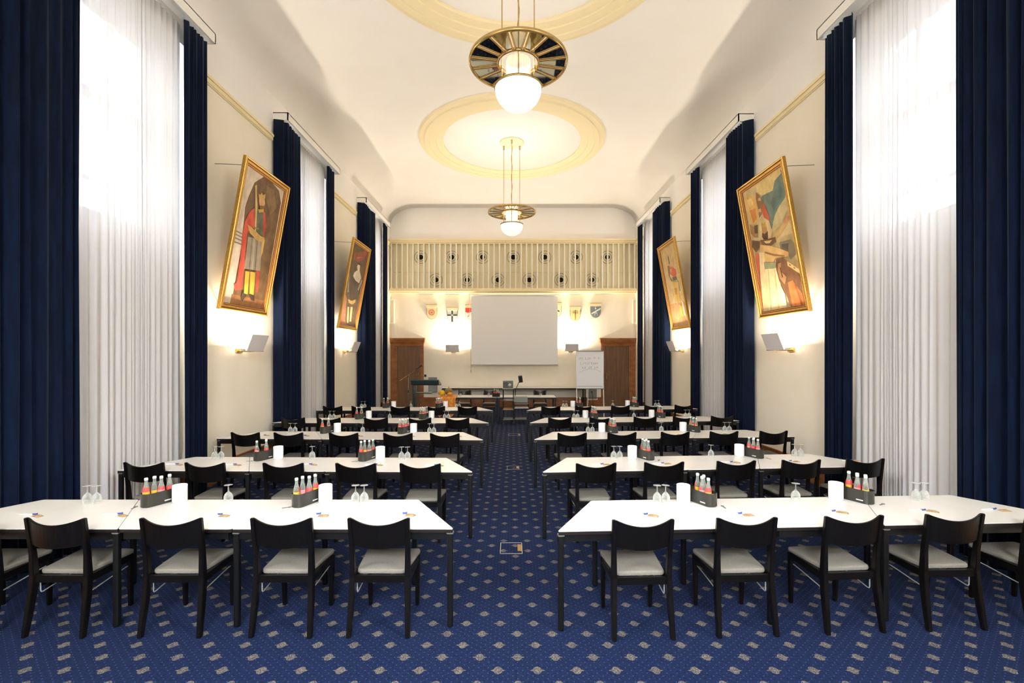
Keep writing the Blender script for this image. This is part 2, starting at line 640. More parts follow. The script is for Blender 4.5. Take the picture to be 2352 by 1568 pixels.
def drape(y0, y1, xc, amp, side, seed, pitch, flare=0.0, nz=9, z0=0.015, z1=6.645, step=0.011, thick=0.0, turn=0):
    rnd = random.Random(seed)
    ny = max(12, int((y1 - y0) / step))
    ph, cur = [], 0.0
    for i in range(ny + 1):
        ph.append(cur)
        cur += 2 * PI * step / (pitch * (1 + 0.45 * math.sin(seed * 3.1 + i * step * 5.3) + 0.2 * math.sin(seed + i * step * 13)))
    am = [amp * (0.75 + 0.35 * math.sin(seed * 1.7 + i * step * 7.1)) for i in range(ny + 1)]
    vs, fs = [], []
    layers = [0.0] if not thick else [0.0, thick]
    for ly in layers:
        for j in range(nz + 1):
            t = j / nz
            z = z0 + (z1 - z0) * t
            for i in range(ny + 1):
                u = i / ny
                yy = y0 + (y1 - y0) * u
                yy += (u - 0.5) * 2 * flare * (1 - t) + 0.012 * math.sin(ph[i] * 0.5 + seed + t * 2.2)
                xx = xc + am[i] * (math.sin(ph[i]) * (1 - 0.15 * t) + 0.22 * math.sin(2.1 * ph[i] + 1.3 * t + seed)) + side * ly
                if turn:          # the outer edge turns back towards the wall
                    dd = (u if turn < 0 else 1 - u) * (y1 - y0)
                    xx += side * 0.15 * max(0.0, 1 - dd / 0.07) ** 1.5
                vs.append((xx, yy, z))
    w = ny + 1
    for li in range(len(layers)):
        o = li * (nz + 1) * w
        for j in range(nz):
            for i in range(ny):
                fs.append((o + j * w + i, o + j * w + i + 1, o + (j + 1) * w + i + 1, o + (j + 1) * w + i))
    if thick:
        o = (nz + 1) * w
        for i in range(ny):
            for j in (0, nz):
                fs.append((j * w + i, j * w + i + 1, o + j * w + i + 1, o + j * w + i))
        for j in range(nz):
            for i in (0, ny):
                fs.append((j * w + i, (j + 1) * w + i, o + (j + 1) * w + i, o + j * w + i))
    return MB().add(vs, fs, 0, True)


CURT = {-1: [((4.05, 4.86), (4.80, 6.52), (6.42, 6.92)), ((9.12, 9.90), (9.82, 11.50), (11.38, 11.93)), ((14.08, 15.2), (15.1, 16.42), (16.3, 16.9))],
        1: [((3.95, 4.80), (4.72, 6.42), (6.28, 6.86)), ((9.12, 9.94), (9.86, 11.52), (11.42, 11.98)), ((13.95, 15.1), (15.0, 16.5), (16.38, 16.93))]}
PELM = {-1: [(3.9, 6.93), (9.16, 11.94), (14.1, 16.88)], 1: [(3.8, 6.84), (9.2, 11.96), (14.1, 16.8)]}
for side in (-1, 1):
    sn = 'left' if side < 0 else 'right'
    xd = -4.505 if side < 0 else 4.575
    xs_ = -4.635 if side < 0 else 4.715
    for k in range(3):
        nr, sh, fr_ = CURT[side][k]
        sd = 10 + k * 7 + side * 3
        o = drape(nr[0], nr[1], xd, 0.048, side, sd + 1, 0.108, 0.05 if k else 0.0, thick=0.006, turn=-1).build('curtain', 'velvet')
        tag(o, 'dark blue velvet curtain on near side of %s %s window' % (WNAME[k], sn), 'curtain', 'dark blue velvet curtains')
        o = drape(fr_[0], fr_[1], xd, 0.042, side, sd + 2, 0.12, 0.0, thick=0.006, turn=1).build('curtain', 'velvet')
        tag(o, 'dark blue velvet curtain on far side of %s %s window' % (WNAME[k], sn), 'curtain', 'dark blue velvet curtains')
        o = drape(sh[0], sh[1], xs_, 0.020, side, sd + 3, 0.085, 0.0, step=0.008, nz=6).build('sheer_curtain', 'sheer')
        tag(o, 'white translucent sheer curtain across %s window on %s wall' % (WNAME[k], sn), 'curtain', 'white sheer curtains')
        y0, y1 = PELM[side][k]
        xi = ROOM_L if side < 0 else ROOM_R
        xf = -4.405 if side < 0 else 4.47
        mb = MB()
        lo, hi = sorted((xf, xf + side * 0.02))
        mb.box(lo, hi, y0, y1, 6.65, 6.80)
        lo, hi = sorted((xf, xi))
        mb.box(lo, hi, y0, y0 + 0.02, 6.65, 6.80)
        mb.box(lo, hi, y1 - 0.02, y1, 6.65, 6.80)
        mb.box(lo, hi, y0, y1, 6.785, 6.81)
        o = mb.build('curtain_pelmet', 'pelmet')
        tag(o, 'white pelmet box above the curtains of %s window on %s wall' % (WNAME[k], sn), 'pelmet', 'white curtain pelmets')

# ------------------------------------------------------------------ far wall: doors
dn = 0
for side, (c0, c1, l0, l1) in ((-1, (899, 973.5, 913, 966)), (1, (1380.5, 1460, 1388, 1443.5))):
    dn += 1
    y = FAR
    mb = MB()
    zt = FZ(795)
    mb.box(FX(l0), FX(l1), y - 0.045, y - 0.005, 0, zt, 0)
    d = struct(mb.build('door_%d' % dn, 'wood_door'))
    mb = MB()
    for x0, x1 in ((FX(c0), FX(l0)), (FX(l1), FX(c1))):
        mb.box(x0, x1, y - 0.09, y, 0, FZ(790))
        mb.box(x0 + (x1 - x0) * 0.3, x1 - (x1 - x0) * 0.3, y - 0.105, y, 0, FZ(791))
    mb.box(FX(c0), FX(c1), y - 0.09, y, zt, FZ(790))
    # flared cornice over the door
    a0, a1 = FX(c0), FX(c1)
    rings = []
    for e, z in ((0.0, FZ(794)), (0.01, FZ(790)), (0.05, FZ(785)), (0.065, FZ(779.5)), (0.075, FZ(779.3)), (0.075, FZ(776.5))):
        rings.append([(a0 - e, y - 0.1 - e * 1.5, z), (a1 + e, y - 0.1 - e * 1.5, z), (a1 + e, y, z), (a0 - e, y, z)])
    mb.loft(rings, 0, True, False)
    mb.build('door_frame', 'wood', d)
    hx = FX(965) if side < 0 else FX(1393)
    hx = hx - 0.05 if side < 0 else hx
    mb = MB()
    mb.cbox((hx, y - 0.05, 1.22), (0.04, 0.012, 0.26))
    mb.tube([(hx, y - 0.055, 1.25), (hx, y - 0.1, 1.25), (hx + (0.12 if side > 0 else -0.12), y - 0.1, 1.25)], 0.009, 8)
    mb.build('door_handle', 'brass', d)
    if side > 0:
        mb = MB()
        cx, cz = FX(1414.5), FZ(827)
        ps = []
        for k in range(20):
            t = R(115 + 330 * k / 19)
            ps.append((cx + 0.055 * math.cos(t), y - 0.052, cz - 0.035 + 0.075 * math.sin(t)))
        ps = [(cx + 0.05, y - 0.052, cz + 0.14), (cx - 0.02, y - 0.052, cz + 0.10)] + ps
        mb.tube(ps, 0.008, 6)
        mb.build('door_emblem', 'ring', d)
o = MB().cbox((FX(977), FAR - 0.012, FZ(862.5)), (0.08, 0.024, 0.09)).build('light_switch', 'dark', bevel=0.004)
tag(o, 'dark square light switch on far wall beside left door', 'switch')

# gallery grille with round vents
yb = FAR - 0.05
gx0, gx1 = ROOM_L + 0.01, ROOM_R - 0.01
G = thing('slatted_grille', 'cream slatted grille with cornices spanning the far wall above the screen', 'grille', (0, FAR, FZ(672)))
zb, zt = 4.44, 6.47


def rel(o):
    o.location = (-G.location[0], -G.location[1], -G.location[2])
    return o


mb = MB()
mb.box(gx0, gx1, FAR - 0.04, FAR - 0.002, zb, zt)
mb.box(gx0, gx1, FAR - 0.07, FAR - 0.04, FZ(625), FZ(619))
rel(mb.build('backing_board', 'grille_back', G))
mb = MB()
for d, z0, z1 in ((0.30, FZ(556), FZ(552)), (0.26, FZ(560), FZ(556)), (0.20, FZ(562.5), FZ(560))):
    mb.box(gx0, gx1, FAR - d, FAR - 0.002, z0, z1)
rel(mb.build('upper_cornice', 'trim', G))
mb = MB()
for d, z0, z1 in ((0.24, FZ(667), FZ(663.5)), (0.29, FZ(671), FZ(667)), (0.2, FZ(674.5), FZ(671))):
    mb.box(gx0, gx1, FAR - d, FAR - 0.002, z0, z1)
rel(mb.build('lower_cornice', 'trim', G))
for k in range(46):
    x = -4.64 + 9.36 * k / 45.0
    w = 0.030
    pts = [(x - w, -0.17), (x - w * 0.7, -0.215), (x, -0.225), (x + w * 0.7, -0.215), (x + w, -0.17), (x + w, -0.145), (x - w, -0.145)]
    mb = MB()
    mb.prism([(p[0], FAR + p[1]) for p in pts], FZ(664), FZ(562))
    rel(mb.build('slat', 'slat', G))
MBv = MB()
vt = thing('round_vent', 'round vent behind the slats', 'vent', (0, 0, 0))
for k in range(2):
    r0 = 0.25 - 0.09 * k
    ps = [(r0, 0.0), (r0, -0.012), (r0 - 0.014, -0.012), (r0 - 0.014, 0.0)]
    seg = 40
    rg = [[(r * math.cos(2 * PI * i / seg), z, r * math.sin(2 * PI * i / seg)) for i in range(seg)] for r, z in ps]
    MBv.loft(rg + [rg[0]], 0, False, False)
MBv.build('ring', 'ring', vt)
mb = MB()
seg = 32
mb.loft([[(r * math.cos(2 * PI * i / seg), z, r * math.sin(2 * PI * i / seg)) for i in range(seg)] for r, z in ((0.095, 0.0), (0.095, -0.02), (0.07, -0.02))], 0, True, True)
mb.build('opening', 'hole', vt)
VP_ = Proto(vt)
ORD = ['first', 'second', 'third', 'fourth', 'fifth', 'sixth', 'seventh']
for k, px in enumerate((967, 1038, 1108.5, 1179, 1251, 1323, 1394.5)):
    VP_.put((FX(px), FAR - 0.041, FZ(591)), label='round vent behind the slats, %s from left in the upper row' % ORD[k], group='round vents behind the slats')
for k, px in enumerate((1002, 1073.5, 1144, 1215.5, 1288, 1359)):
    VP_.put((FX(px), FAR - 0.041, FZ(643)), label='round vent behind the slats, %s from left in the lower row' % ORD[k], group='round vents behind the slats')

# projection screen
t = thing('projection_screen', 'large pale grey roll-down projection screen on the far wall', 'projection screen', (FX(1181.5), FAR - 0.22, FZ(838)))
w2 = (FX(1279.5) - FX(1083.5)) / 2
mb = MB()
hh = FZ(681.5) - FZ(838)
nx = 12
vs = []
for ly in (0, 0.004):
    for j in range(9):
        for i in range(nx + 1):
            u = -w2 + 2 * w2 * i / nx
            vs.append((u, 0.006 * math.sin(i * 0.9) * (1 - j / 8) + ly, 0.03 + (hh - 0.03) * j / 8))
fs = []
for l in range(2):
    for j in range(8):
        for i in range(nx):
            o_ = l * 9 * (nx + 1)
            fs.append((o_ + j * (nx + 1) + i, o_ + j * (nx + 1) + i + 1, o_ + (j + 1) * (nx + 1) + i + 1, o_ + (j + 1) * (nx + 1) + i))
mb.add(vs, fs, 0, True)
mb.build('screen_cloth', 'screen', t)
MB().cbox((0, 0, 0.015), (2 * w2 + 0.02, 0.025, 0.028)).build('bottom_bar', 'grey', t, bevel=0.004)
mb = MB()
mb.tube([(-w2 - 0.03, 0.02, hh + 0.03), (w2 + 0.03, 0.02, hh + 0.03)], 0.035, 12)
mb.build('roller_case', 'white_paint', t)
o = MB().tube([(FX(1079.5), FAR - 0.16, FZ(674.3)), (FX(1080.5), FAR - 0.15, FZ(760)), (FX(1082.5), FAR - 0.14, FZ(848))], 0.008, 6)
o.lathe([(0.004, 0.0), (0.02, -0.03), (0.016, -0.1), (0.006, -0.14)], 8, (FX(1082.5), FAR - 0.14, FZ(848)))
tag(o.build('pull_cord', 'cord'), 'thin hanging pull cord with tassel left of projection screen', 'cord')

# column loudspeakers
for sn, px in (('left', 902.5), ('right', 1456)):
    t = thing('column_loudspeaker', 'slim beige column loudspeaker high on far wall above the %s door' % sn, 'loudspeaker', (FX(px), FAR - 0.06, FZ(743)), group='column loudspeakers on the far wall')
    MB().box(-0.07, 0.07, -0.05, 0.055, 0, 0.93).build('cabinet', 'slat', t, bevel=0.006)
    MB().box(-0.055, 0.055, -0.062, -0.049, 0.03, 0.90).build('grille_cloth', 'speaker', t)


# shields
def shield_pts(w, h, n=10):
    pts = [(-w, h * 0.5), (w, h * 0.5), (w, -h * 0.05)]
    for k in range(1, n):
        t = PI / 2 * k / n
        pts.append((w * math.cos(t), -h * 0.05 - h * 0.45 * math.sin(t)))
    pts.append((0, -h * 0.5))
    for k in range(n - 1, 0, -1):
        t = PI / 2 * k / n
        pts.append((-w * math.cos(t), -h * 0.05 - h * 0.45 * math.sin(t)))
    pts.append((-w, -h * 0.05))
    return pts


def plate(mb, pts, y0, y1, mi=0):
    n = len(pts)
    vs = [(x, y0, z) for x, z in pts] + [(x, y1, z) for x, z in pts]
    mb.add(vs, [tuple(range(n)), tuple(range(n, 2 * n))[::-1]] + [(i, (i + 1) % n, (i + 1) % n + n, i + n) for i in range(n)], mi)


SH = [(992, 716.5, 'cream shield with a red ring on far wall, leftmost of all', 'cream', 'ringdot'),
      (1039, 723, 'white shield with a black cross on far wall left of screen', 'white', 'cross'),
      (1081, 717, 'red and white shield half hidden by left edge of screen', 'redwhite', 'redwhite'),
      (1277.5, 712, 'pale shield mostly hidden behind right edge of screen', 'pale', 'blot'),
      (1321, 720.5, 'golden shield with a faint cross on far wall right of screen', 'gold', 'gold'),
      (1367.5, 713.5, 'blue grey shield with a pale diagonal band, rightmost on far wall', 'bluegrey', 'diag')]
MS = {'cream': mat('shield_cream', S(248, 226, 178), 0.5), 'white': mat('shield_white', S(240, 238, 230), 0.5), 'red': mat('shield_red', S(214, 66, 50), 0.5),
      'gold': mat('shield_gold', S(240, 214, 150), 0.5), 'bluegrey': mat('shield_bluegrey', S(120, 130, 136), 0.5), 'black': mat('shield_black', S(60, 58, 50), 0.5),
      'rim': mat('shield_rim', S(150, 126, 66), 0.5), 'orange': mat('shield_orange', S(220, 120, 60), 0.5), 'pale': mat('shield_pale', S(244, 236, 196), 0.5)}
for px, py, lab, kind, emb in SH:
    t = thing('heraldic_shield', lab, 'shield', (FX(px), FAR - 0.045, FZ(py)), group='heraldic shields on the far wall')
    base = {'cream': 'cream', 'white': 'white', 'redwhite': 'white', 'pale': 'pale', 'gold': 'gold', 'bluegrey': 'bluegrey'}[kind]
    mb = MB()
    plate(mb, shield_pts(0.205, 0.56), 0.0, 0.04, 0)
    plate(mb, shield_pts(0.19, 0.53), -0.008, 0.0, 1)
    mb.build('board', [MS['rim'], MS[base]], t)
    mb = MB()
    plate(mb, [(-0.21, 0.28), (0.21, 0.28), (0.21, 0.18), (0.0, 0.165), (-0.21, 0.18)], -0.025, 0.0, 0)
    plate(mb, [(-0.215, 0.28), (0.215, 0.28), (0.215, 0.295), (-0.215, 0.295)], -0.03, 0.0, 1)
    mb.build('name_band', [MS['cream'], MS['rim']], t)
    mb = MB()
    y0, y1 = -0.016, -0.008
    mm = [MS['red']]
    if emb == 'ringdot':
        mm = [MS['orange']]
        seg = 24
        for ro, ri in ((0.115, 0.085), (0.04, 0.0)):
            rg = [[(r * math.cos(2 * PI * i / seg), y, -0.02 + r * math.sin(2 * PI * i / seg)) for i in range(seg)] for r, y in ((ro, y1), (ro, y0), (max(ri, 0.001), y0), (max(ri, 0.001), y1))]
            mb.loft(rg, 0, False, False)
    elif emb == 'cross':
        mm = [MS['black']]
        plate(mb, [(-0.03, 0.16), (0.03, 0.16), (0.03, 0.02), (-0.03, 0.02)], y0, y1)
        plate(mb, [(-0.03, -0.05), (0.03, -0.05), (0.03, -0.27), (-0.03, -0.27)], y0, y1)
        plate(mb, [(-0.19, 0.015), (-0.04, 0.015), (-0.04, -0.04), (-0.19, -0.04)], y0, y1)
        plate(mb, [(0.04, 0.015), (0.19, 0.015), (0.19, -0.04), (0.04, -0.04)], y0, y1)
    elif emb == 'redwhite':
        plate(mb, [(-0.19, 0.17), (0.19, 0.17), (0.19, 0.0), (0.1, -0.03), (0.0, 0.0), (-0.1, -0.03), (-0.19, 0.0)], y0, y1)
        plate(mb, [(-0.12, -0.16), (-0.09, -0.14), (-0.06, -0.16), (-0.09, -0.19)], y0, y1)
    elif emb == 'blot':
        mm = [MS['black']]
        plate(mb, [(0.05, 0.0), (0.12, -0.03), (0.13, -0.07), (0.06, -0.06)], y0, y1)
    elif emb == 'gold':
        mm = [MS['rim']]
        plate(mb, [(-0.02, 0.15), (0.02, 0.15), (0.015, -0.25), (-0.015, -0.25)], y0, y1)
        plate(mb, [(-0.1, 0.03), (0.1, 0.03), (0.1, 0.015), (-0.1, 0.015)], y0, y1)
    else:
        mm = [MS['white'], MS['pale']]
        plate(mb, [(-0.17, -0.10), (0.19, 0.11), (0.19, 0.055), (-0.14, -0.14)], y0, y1, 0)
        plate(mb, [(-0.01, 0.16), (0.03, 0.06), (-0.03, 0.05)], y0, y1, 1)
        plate(mb, [(-0.03, -0.06), (0.005, -0.06), (-0.05, -0.22)], y0, y1, 1)
        plate(mb, [(0.02, -0.06), (0.045, -0.06), (0.08, -0.2)], y0, y1, 0)
    mb.build('emblem', mm, t)

# wall sconces: tilted frosted plate on a small arm, halogen tube behind it


def sconce(loc, rz, label, power=22):
    t = thing('wall_sconce', label, 'wall lamp', loc, (0, 0, rz), 'wall sconces with frosted plates')
    mb = MB()
    mb.box(-0.09, 0.09, -0.03, 0, -0.035, 0.035)
    mb.tube([(0, -0.02, 0), (0, -0.14, -0.005), (0, -0.26, 0.0)], 0.016, 10)
    mb.build('wall_bracket', 'brass', t, bevel=0.004)
    mb = MB()
    mb.cbox((0, -0.17, 0.012), (0.30, 0.07, 0.035))
    mb.tube([(-0.3, -0.27, -0.005), (0.3, -0.27, -0.005)], 0.008, 8)
    mb.build('lamp_tray', 'chrome', t, bevel=0.003)
    mb = MB()
    vs = []
    for u in (-0.255, 0.255):
        for (yy, zz) in ((-0.285, 0.0), (-0.39, 0.275)):
            vs += [(u, yy, zz), (u, yy - 0.008, zz - 0.004)]
    mb.add(vs, [(0, 2, 6, 4), (1, 5, 7, 3), (0, 1, 3, 2), (4, 6, 7, 5), (0, 4, 5, 1), (2, 3, 7, 6)])
    mb.build('frosted_plate', 'shade', t)
    MB().tube([(-0.11, -0.17, 0.05), (0.11, -0.17, 0.05)], 0.01, 8).build('halogen_tube', 'halogen', t)
    d = bpy.data.lights.new('sconce_lamp', 'AREA')
    d.shape = 'RECTANGLE'
    d.size, d.size_y = 0.28, 0.1
    d.energy = power
    d.color = (1.0, 0.88, 0.72)
    o = bpy.data.objects.new('sconce_lamp', d)
    C.objects.link(o)
    o.parent = t
    o.location = (0, -0.17, 0.075)
    o.rotation_euler = (R(180), 0, 0)
    return t


SCONCE_P = 84
sconce((ROOM_L, 8.0, 2.10), PI / 2, 'wall sconce under the painting of a knight in red cape, left wall', SCONCE_P)
sconce((ROOM_L, 13.0, 2.12), PI / 2, 'wall sconce under the dark portrait farther down the left wall', SCONCE_P)
sconce((ROOM_R, 7.95, 2.12), -PI / 2, 'wall sconce under the painting with raised arm, right wall', SCONCE_P)
sconce((ROOM_R, 13.0, 2.14), -PI / 2, 'wall sconce under the pale painting farther down the right wall', SCONCE_P)
sconce((FX(1041.5), FAR, FZ(808)), 0, 'wall sconce on far wall left of the projection screen', SCONCE_P * 1.35)
sconce((FX(1311), FAR, FZ(806)), 0, 'wall sconce on far wall right of the projection screen', SCONCE_P * 1.35)


# ------------------------------------------------------------------ paintings
def frame_mesh(w, h, prof_):
    mb = MB()
    rings = []
    for ins, dep in prof_:
        rings.append([(-w / 2 + ins, -dep, ins), (w / 2 - ins, -dep, ins), (w / 2 - ins, -dep, h - ins), (-w / 2 + ins, -dep, h - ins)])
    mb.loft(rings, 0, False, False)
    return mb


PC = {}


def pcol(rgb):
    if rgb not in PC:
        c1 = S(*[max(0, q - 14) for q in rgb])
        c2 = S(*[min(255, q + 12) for q in rgb])
        PC[rgb] = noise_mix(mat('oil_paint_%02x%02x%02x' % rgb, (0, 0, 0), 0.55), c1, c2, (7, 7, 5), 5)
    return PC[rgb]


def painting(label, base, side, w, h, lean, shapes):
    ax = Vector((0, 1, 0)) if side < 0 else Vector((0, -1, 0))
    nrm = Vector((math.cos(lean), 0, -math.sin(lean))) if side < 0 else Vector((-math.cos(lean), 0, -math.sin(lean)))
    ay = -nrm
    az = ax.cross(ay)
    mtx = Matrix((ax, ay, az)).transposed().to_4x4()
    mtx.translation = Vector(base)
    t = thing('framed_painting', label, 'painting', group='tilted paintings in gold frames')
    t.matrix_world = mtx
    t.rotation_euler = mtx.to_euler()
    t.location = base
    mb = MB()
    for pr_, mi_ in (([(0.0, 0.0), (0.0, 0.05), (0.008, 0.064), (0.022, 0.066), (0.030, 0.056)], 0), ([(0.030, 0.056), (0.034, 0.040), (0.042, 0.040)], 1), ([(0.042, 0.040), (0.048, 0.052), (0.066, 0.054), (0.078, 0.042)], 0),
                     ([(0.078, 0.042), (0.081, 0.030), (0.090, 0.030)], 1), ([(0.090, 0.030), (0.094, 0.036), (0.104, 0.034)], 0), ([(0.104, 0.034), (0.108, 0.022), (0.116, 0.020), (0.116, 0.0), (0.0, 0.0)], 1)):
        rr_ = [[(-w / 2 + q, -d_, q), (w / 2 - q, -d_, q), (w / 2 - q, -d_, h - q), (-w / 2 + q, -d_, h - q)] for q, d_ in pr_]
        mb.loft(rr_, mi_, False, False)
    mb.build('frame', ['gold', 'gold_dark'], t)
    ins = 0.11
    iw, ih = w - 2 * ins, h - 2 * ins
    mb = MB()
    mats = []
    mb.box(-w / 2 + 0.02, w / 2 - 0.02, -0.012, -0.002, 0.02, h - 0.02, 0)
    mats.append(pcol(shapes[0]))
    for k, (rgb, pts) in enumerate(shapes[1:]):
        m_ = pcol(rgb)
        if m_ not in mats:
            mats.append(m_)
        yy = -0.0126 - 0.0004 * k
        vs = [(-iw / 2 + iw * u / 100.0, yy, ins + ih * v / 100.0) for u, v in pts]
        mb.add(vs, [tuple(range(len(vs)))], mats.index(m_))
    o = mb.build('canvas', mats, t)
    mb = MB()
    inv = mtx.inverted()
    wall = ROOM_L if side < 0 else ROOM_R
    for sx in (-1, 1):
        mb = MB()
        a_ = mtx @ Vector((sx * w * 0.44, 0.0, h - 0.13))
        mb.tube([inv @ a_, inv @ Vector((wall, a_.y, a_.z + 0.02))], 0.005, 6)
        mb.build('hanging_wire', 'grey_metal', t)
        mb = MB()
        a_ = mtx @ Vector((sx * w * 0.35, 0.0, 0.05))
        mb.tube([inv @ a_, inv @ Vector((wall, a_.y, a_.z))], 0.012, 8)
        mb.build('wall_bracket', 'grey_metal', t)
    return t


def ell(cx, cy, rx, ry, n=14, a0=0, a1=360):
    return [(cx + rx * math.cos(R(a0 + (a1 - a0) * i / n)), cy + ry * math.sin(R(a0 + (a1 - a0) * i / n))) for i in range(n if a1 - a0 == 360 else n + 1)]


P1 = [(224, 204, 178), ((112, 82, 50), [(17.1, 0.1), (19.1, 5.9), (18.9, 46.2), (11.8, 71.0), (15.5, 80.1), (22.6, 91.3), (41.4, 99.8), (63.6, 100.0), (85.6, 97.6), (96.7, 89.6), (100.0, 0.0)]), ((134, 104, 66), [(52.0, 95.0), (72.9, 95.4), (86.3, 83.2), (74.7, 75.2), (58.8, 83.8)]), ((150, 100, 56), [(15.9, 0.1), (16.3, 7.3), (100.0, 7.5), (100.0, 0.0)]), ((206, 186, 164), [(3.1, 90.6), (8.5, 90.2), (10.4, 53.9), (5.3, 54.1)]), ((130, 112, 98), [(0.0, 52.5), (15.5, 52.3), (15.2, 51.4), (0.0, 51.6)]), ((130, 112, 98), [(0.0, 50.1), (16.9, 49.9), (16.5, 49.0), (0.0, 49.2)]), ((130, 112, 98), [(0.0, 47.6), (17.4, 47.4), (17.4, 46.5), (0.0, 46.7)]), ((130, 112, 98), [(0.0, 44.6), (18.8, 44.8), (18.8, 43.9), (0.0, 43.8)]), ((206, 80, 58), [(32.6, 74.0), (23.5, 69.8), (16.9, 61.8), (15.9, 51.7), (20.7, 34.9), (22.1, 16.1), (16.7, 14.5), (21.0, 10.3), (37.4, 12.2), (33.8, 26.9), (26.3, 52.8), (31.7, 59.2), (40.5, 60.2)]), ((190, 66, 48), [(48.2, 76.2), (60.1, 74.8), (68.3, 66.5), (68.1, 55.6), (71.7, 32.2), (77.6, 13.4), (71.5, 12.5), (64.3, 31.8), (60.0, 56.3)]), ((98, 94, 74), [(33.4, 72.6), (45.9, 75.9), (55.4, 74.2), (65.8, 56.9), (53.8, 54.1), (43.0, 56.0)]), ((152, 136, 114), [(29.2, 51.6), (66.1, 54.6), (73.1, 30.0), (33.4, 27.7)]), ((122, 106, 86), [(38.3, 51.8), (40.5, 52.0), (47.7, 28.5), (44.5, 28.3)]), ((122, 106, 86), [(50.9, 53.0), (53.3, 53.3), (61.8, 29.3), (58.9, 29.1)]), ((176, 160, 136), [(43.6, 52.3), (46.4, 52.6), (54.2, 28.9), (51.4, 28.7)]), ((196, 156, 88), [(22.1, 60.3), (33.9, 59.4), (60.0, 56.3), (69.2, 56.4), (68.3, 52.7), (52.7, 51.7), (31.9, 54.8)]), ((206, 172, 108), [(24.6, 89.5), (28.0, 90.8), (39.2, 74.9), (45.3, 57.7), (42.1, 57.4), (33.9, 74.2)]), ((150, 112, 60), [(35.7, 60.4), (51.0, 61.4), (51.6, 60.3), (36.3, 59.3)]), ((212, 170, 80), [(65.0, 52.1), (70.6, 55.8), (71.0, 44.8), (68.3, 40.7)]), ((210, 160, 106), [(37.5, 84.3), (49.6, 86.2), (54.9, 81.7), (53.7, 77.0), (45.9, 75.9), (40.3, 79.5)]), ((206, 166, 76), [(37.3, 83.0), (34.7, 85.8), (39.7, 85.4), (42.3, 87.6), (46.9, 86.6), (51.8, 88.6), (52.9, 85.1)]), ((140, 98, 52), [(42.3, 77.8), (55.2, 79.6), (52.7, 75.3), (46.5, 74.8)]), ((200, 160, 80), [(40.4, 74.4), (53.9, 76.7), (55.0, 74.9), (44.5, 72.4)]), ((210, 164, 52), [(36.4, 26.4), (46.7, 26.9), (51.7, 9.6), (42.5, 9.4)]), ((210, 164, 52), [(48.5, 27.0), (60.7, 27.7), (67.0, 10.0), (55.9, 10.5)]), ((58, 44, 30), [(37.7, 10.0), (50.5, 9.3), (42.2, 3.4), (37.8, 4.8)]), ((58, 44, 30), [(53.4, 10.0), (68.1, 9.7), (72.1, 5.4), (61.9, 6.0)])]
P2 = [(98, 74, 48), ((150, 74, 54), [(9.9, 86.9), (44.4, 93.1), (89.0, 100.0), (100.0, 97.8), (74.8, 87.1), (46.9, 81.0), (22.8, 81.0)]), ((188, 104, 76), [(31.0, 85.3), (71.7, 90.5), (58.0, 87.1), (40.8, 83.3)]), ((188, 120, 84), [(0.0, 0.0), (0.0, 30.5), (0.0, 39.1), (19.3, 32.1), (30.0, 6.9), (46.5, 0.6)]), ((176, 112, 70), [(95.5, 30.4), (92.7, 59.2), (100.0, 52.6), (100.0, 3.8), (97.0, 0.6)]), ((206, 196, 172), [(35.5, 66.5), (49.6, 70.4), (67.8, 71.2), (84.7, 64.4), (76.5, 56.6), (51.1, 57.7), (31.6, 61.9)]), ((214, 190, 160), [(50.1, 79.1), (64.2, 78.1), (67.1, 71.1), (54.8, 70.1), (45.5, 75.1)]), ((60, 44, 30), [(45.6, 78.7), (55.3, 80.7), (65.1, 78.9), (54.6, 77.8)]), ((70, 52, 34), [(26.6, 58.8), (46.8, 58.1), (64.9, 55.8), (85.0, 56.5), (95.3, 44.8), (78.9, 35.2), (33.7, 32.9), (24.8, 47.5)]), ((150, 140, 118), [(0.0, 67.5), (3.2, 68.1), (23.3, 40.5), (14.7, 40.0)]), ((160, 150, 126), [(89.1, 63.3), (94.7, 60.8), (81.0, 46.8), (74.4, 47.8)]), ((206, 166, 88), [(25.1, 32.4), (50.2, 31.6), (72.4, 35.2), (74.1, 31.4), (57.8, 27.4), (34.1, 28.1)]), ((206, 184, 124), [(30.8, 23.1), (40.3, 23.6), (53.0, 3.5), (44.2, 3.3)]), ((206, 184, 124), [(49.1, 24.0), (62.6, 24.6), (69.3, 6.1), (60.2, 5.8)])]
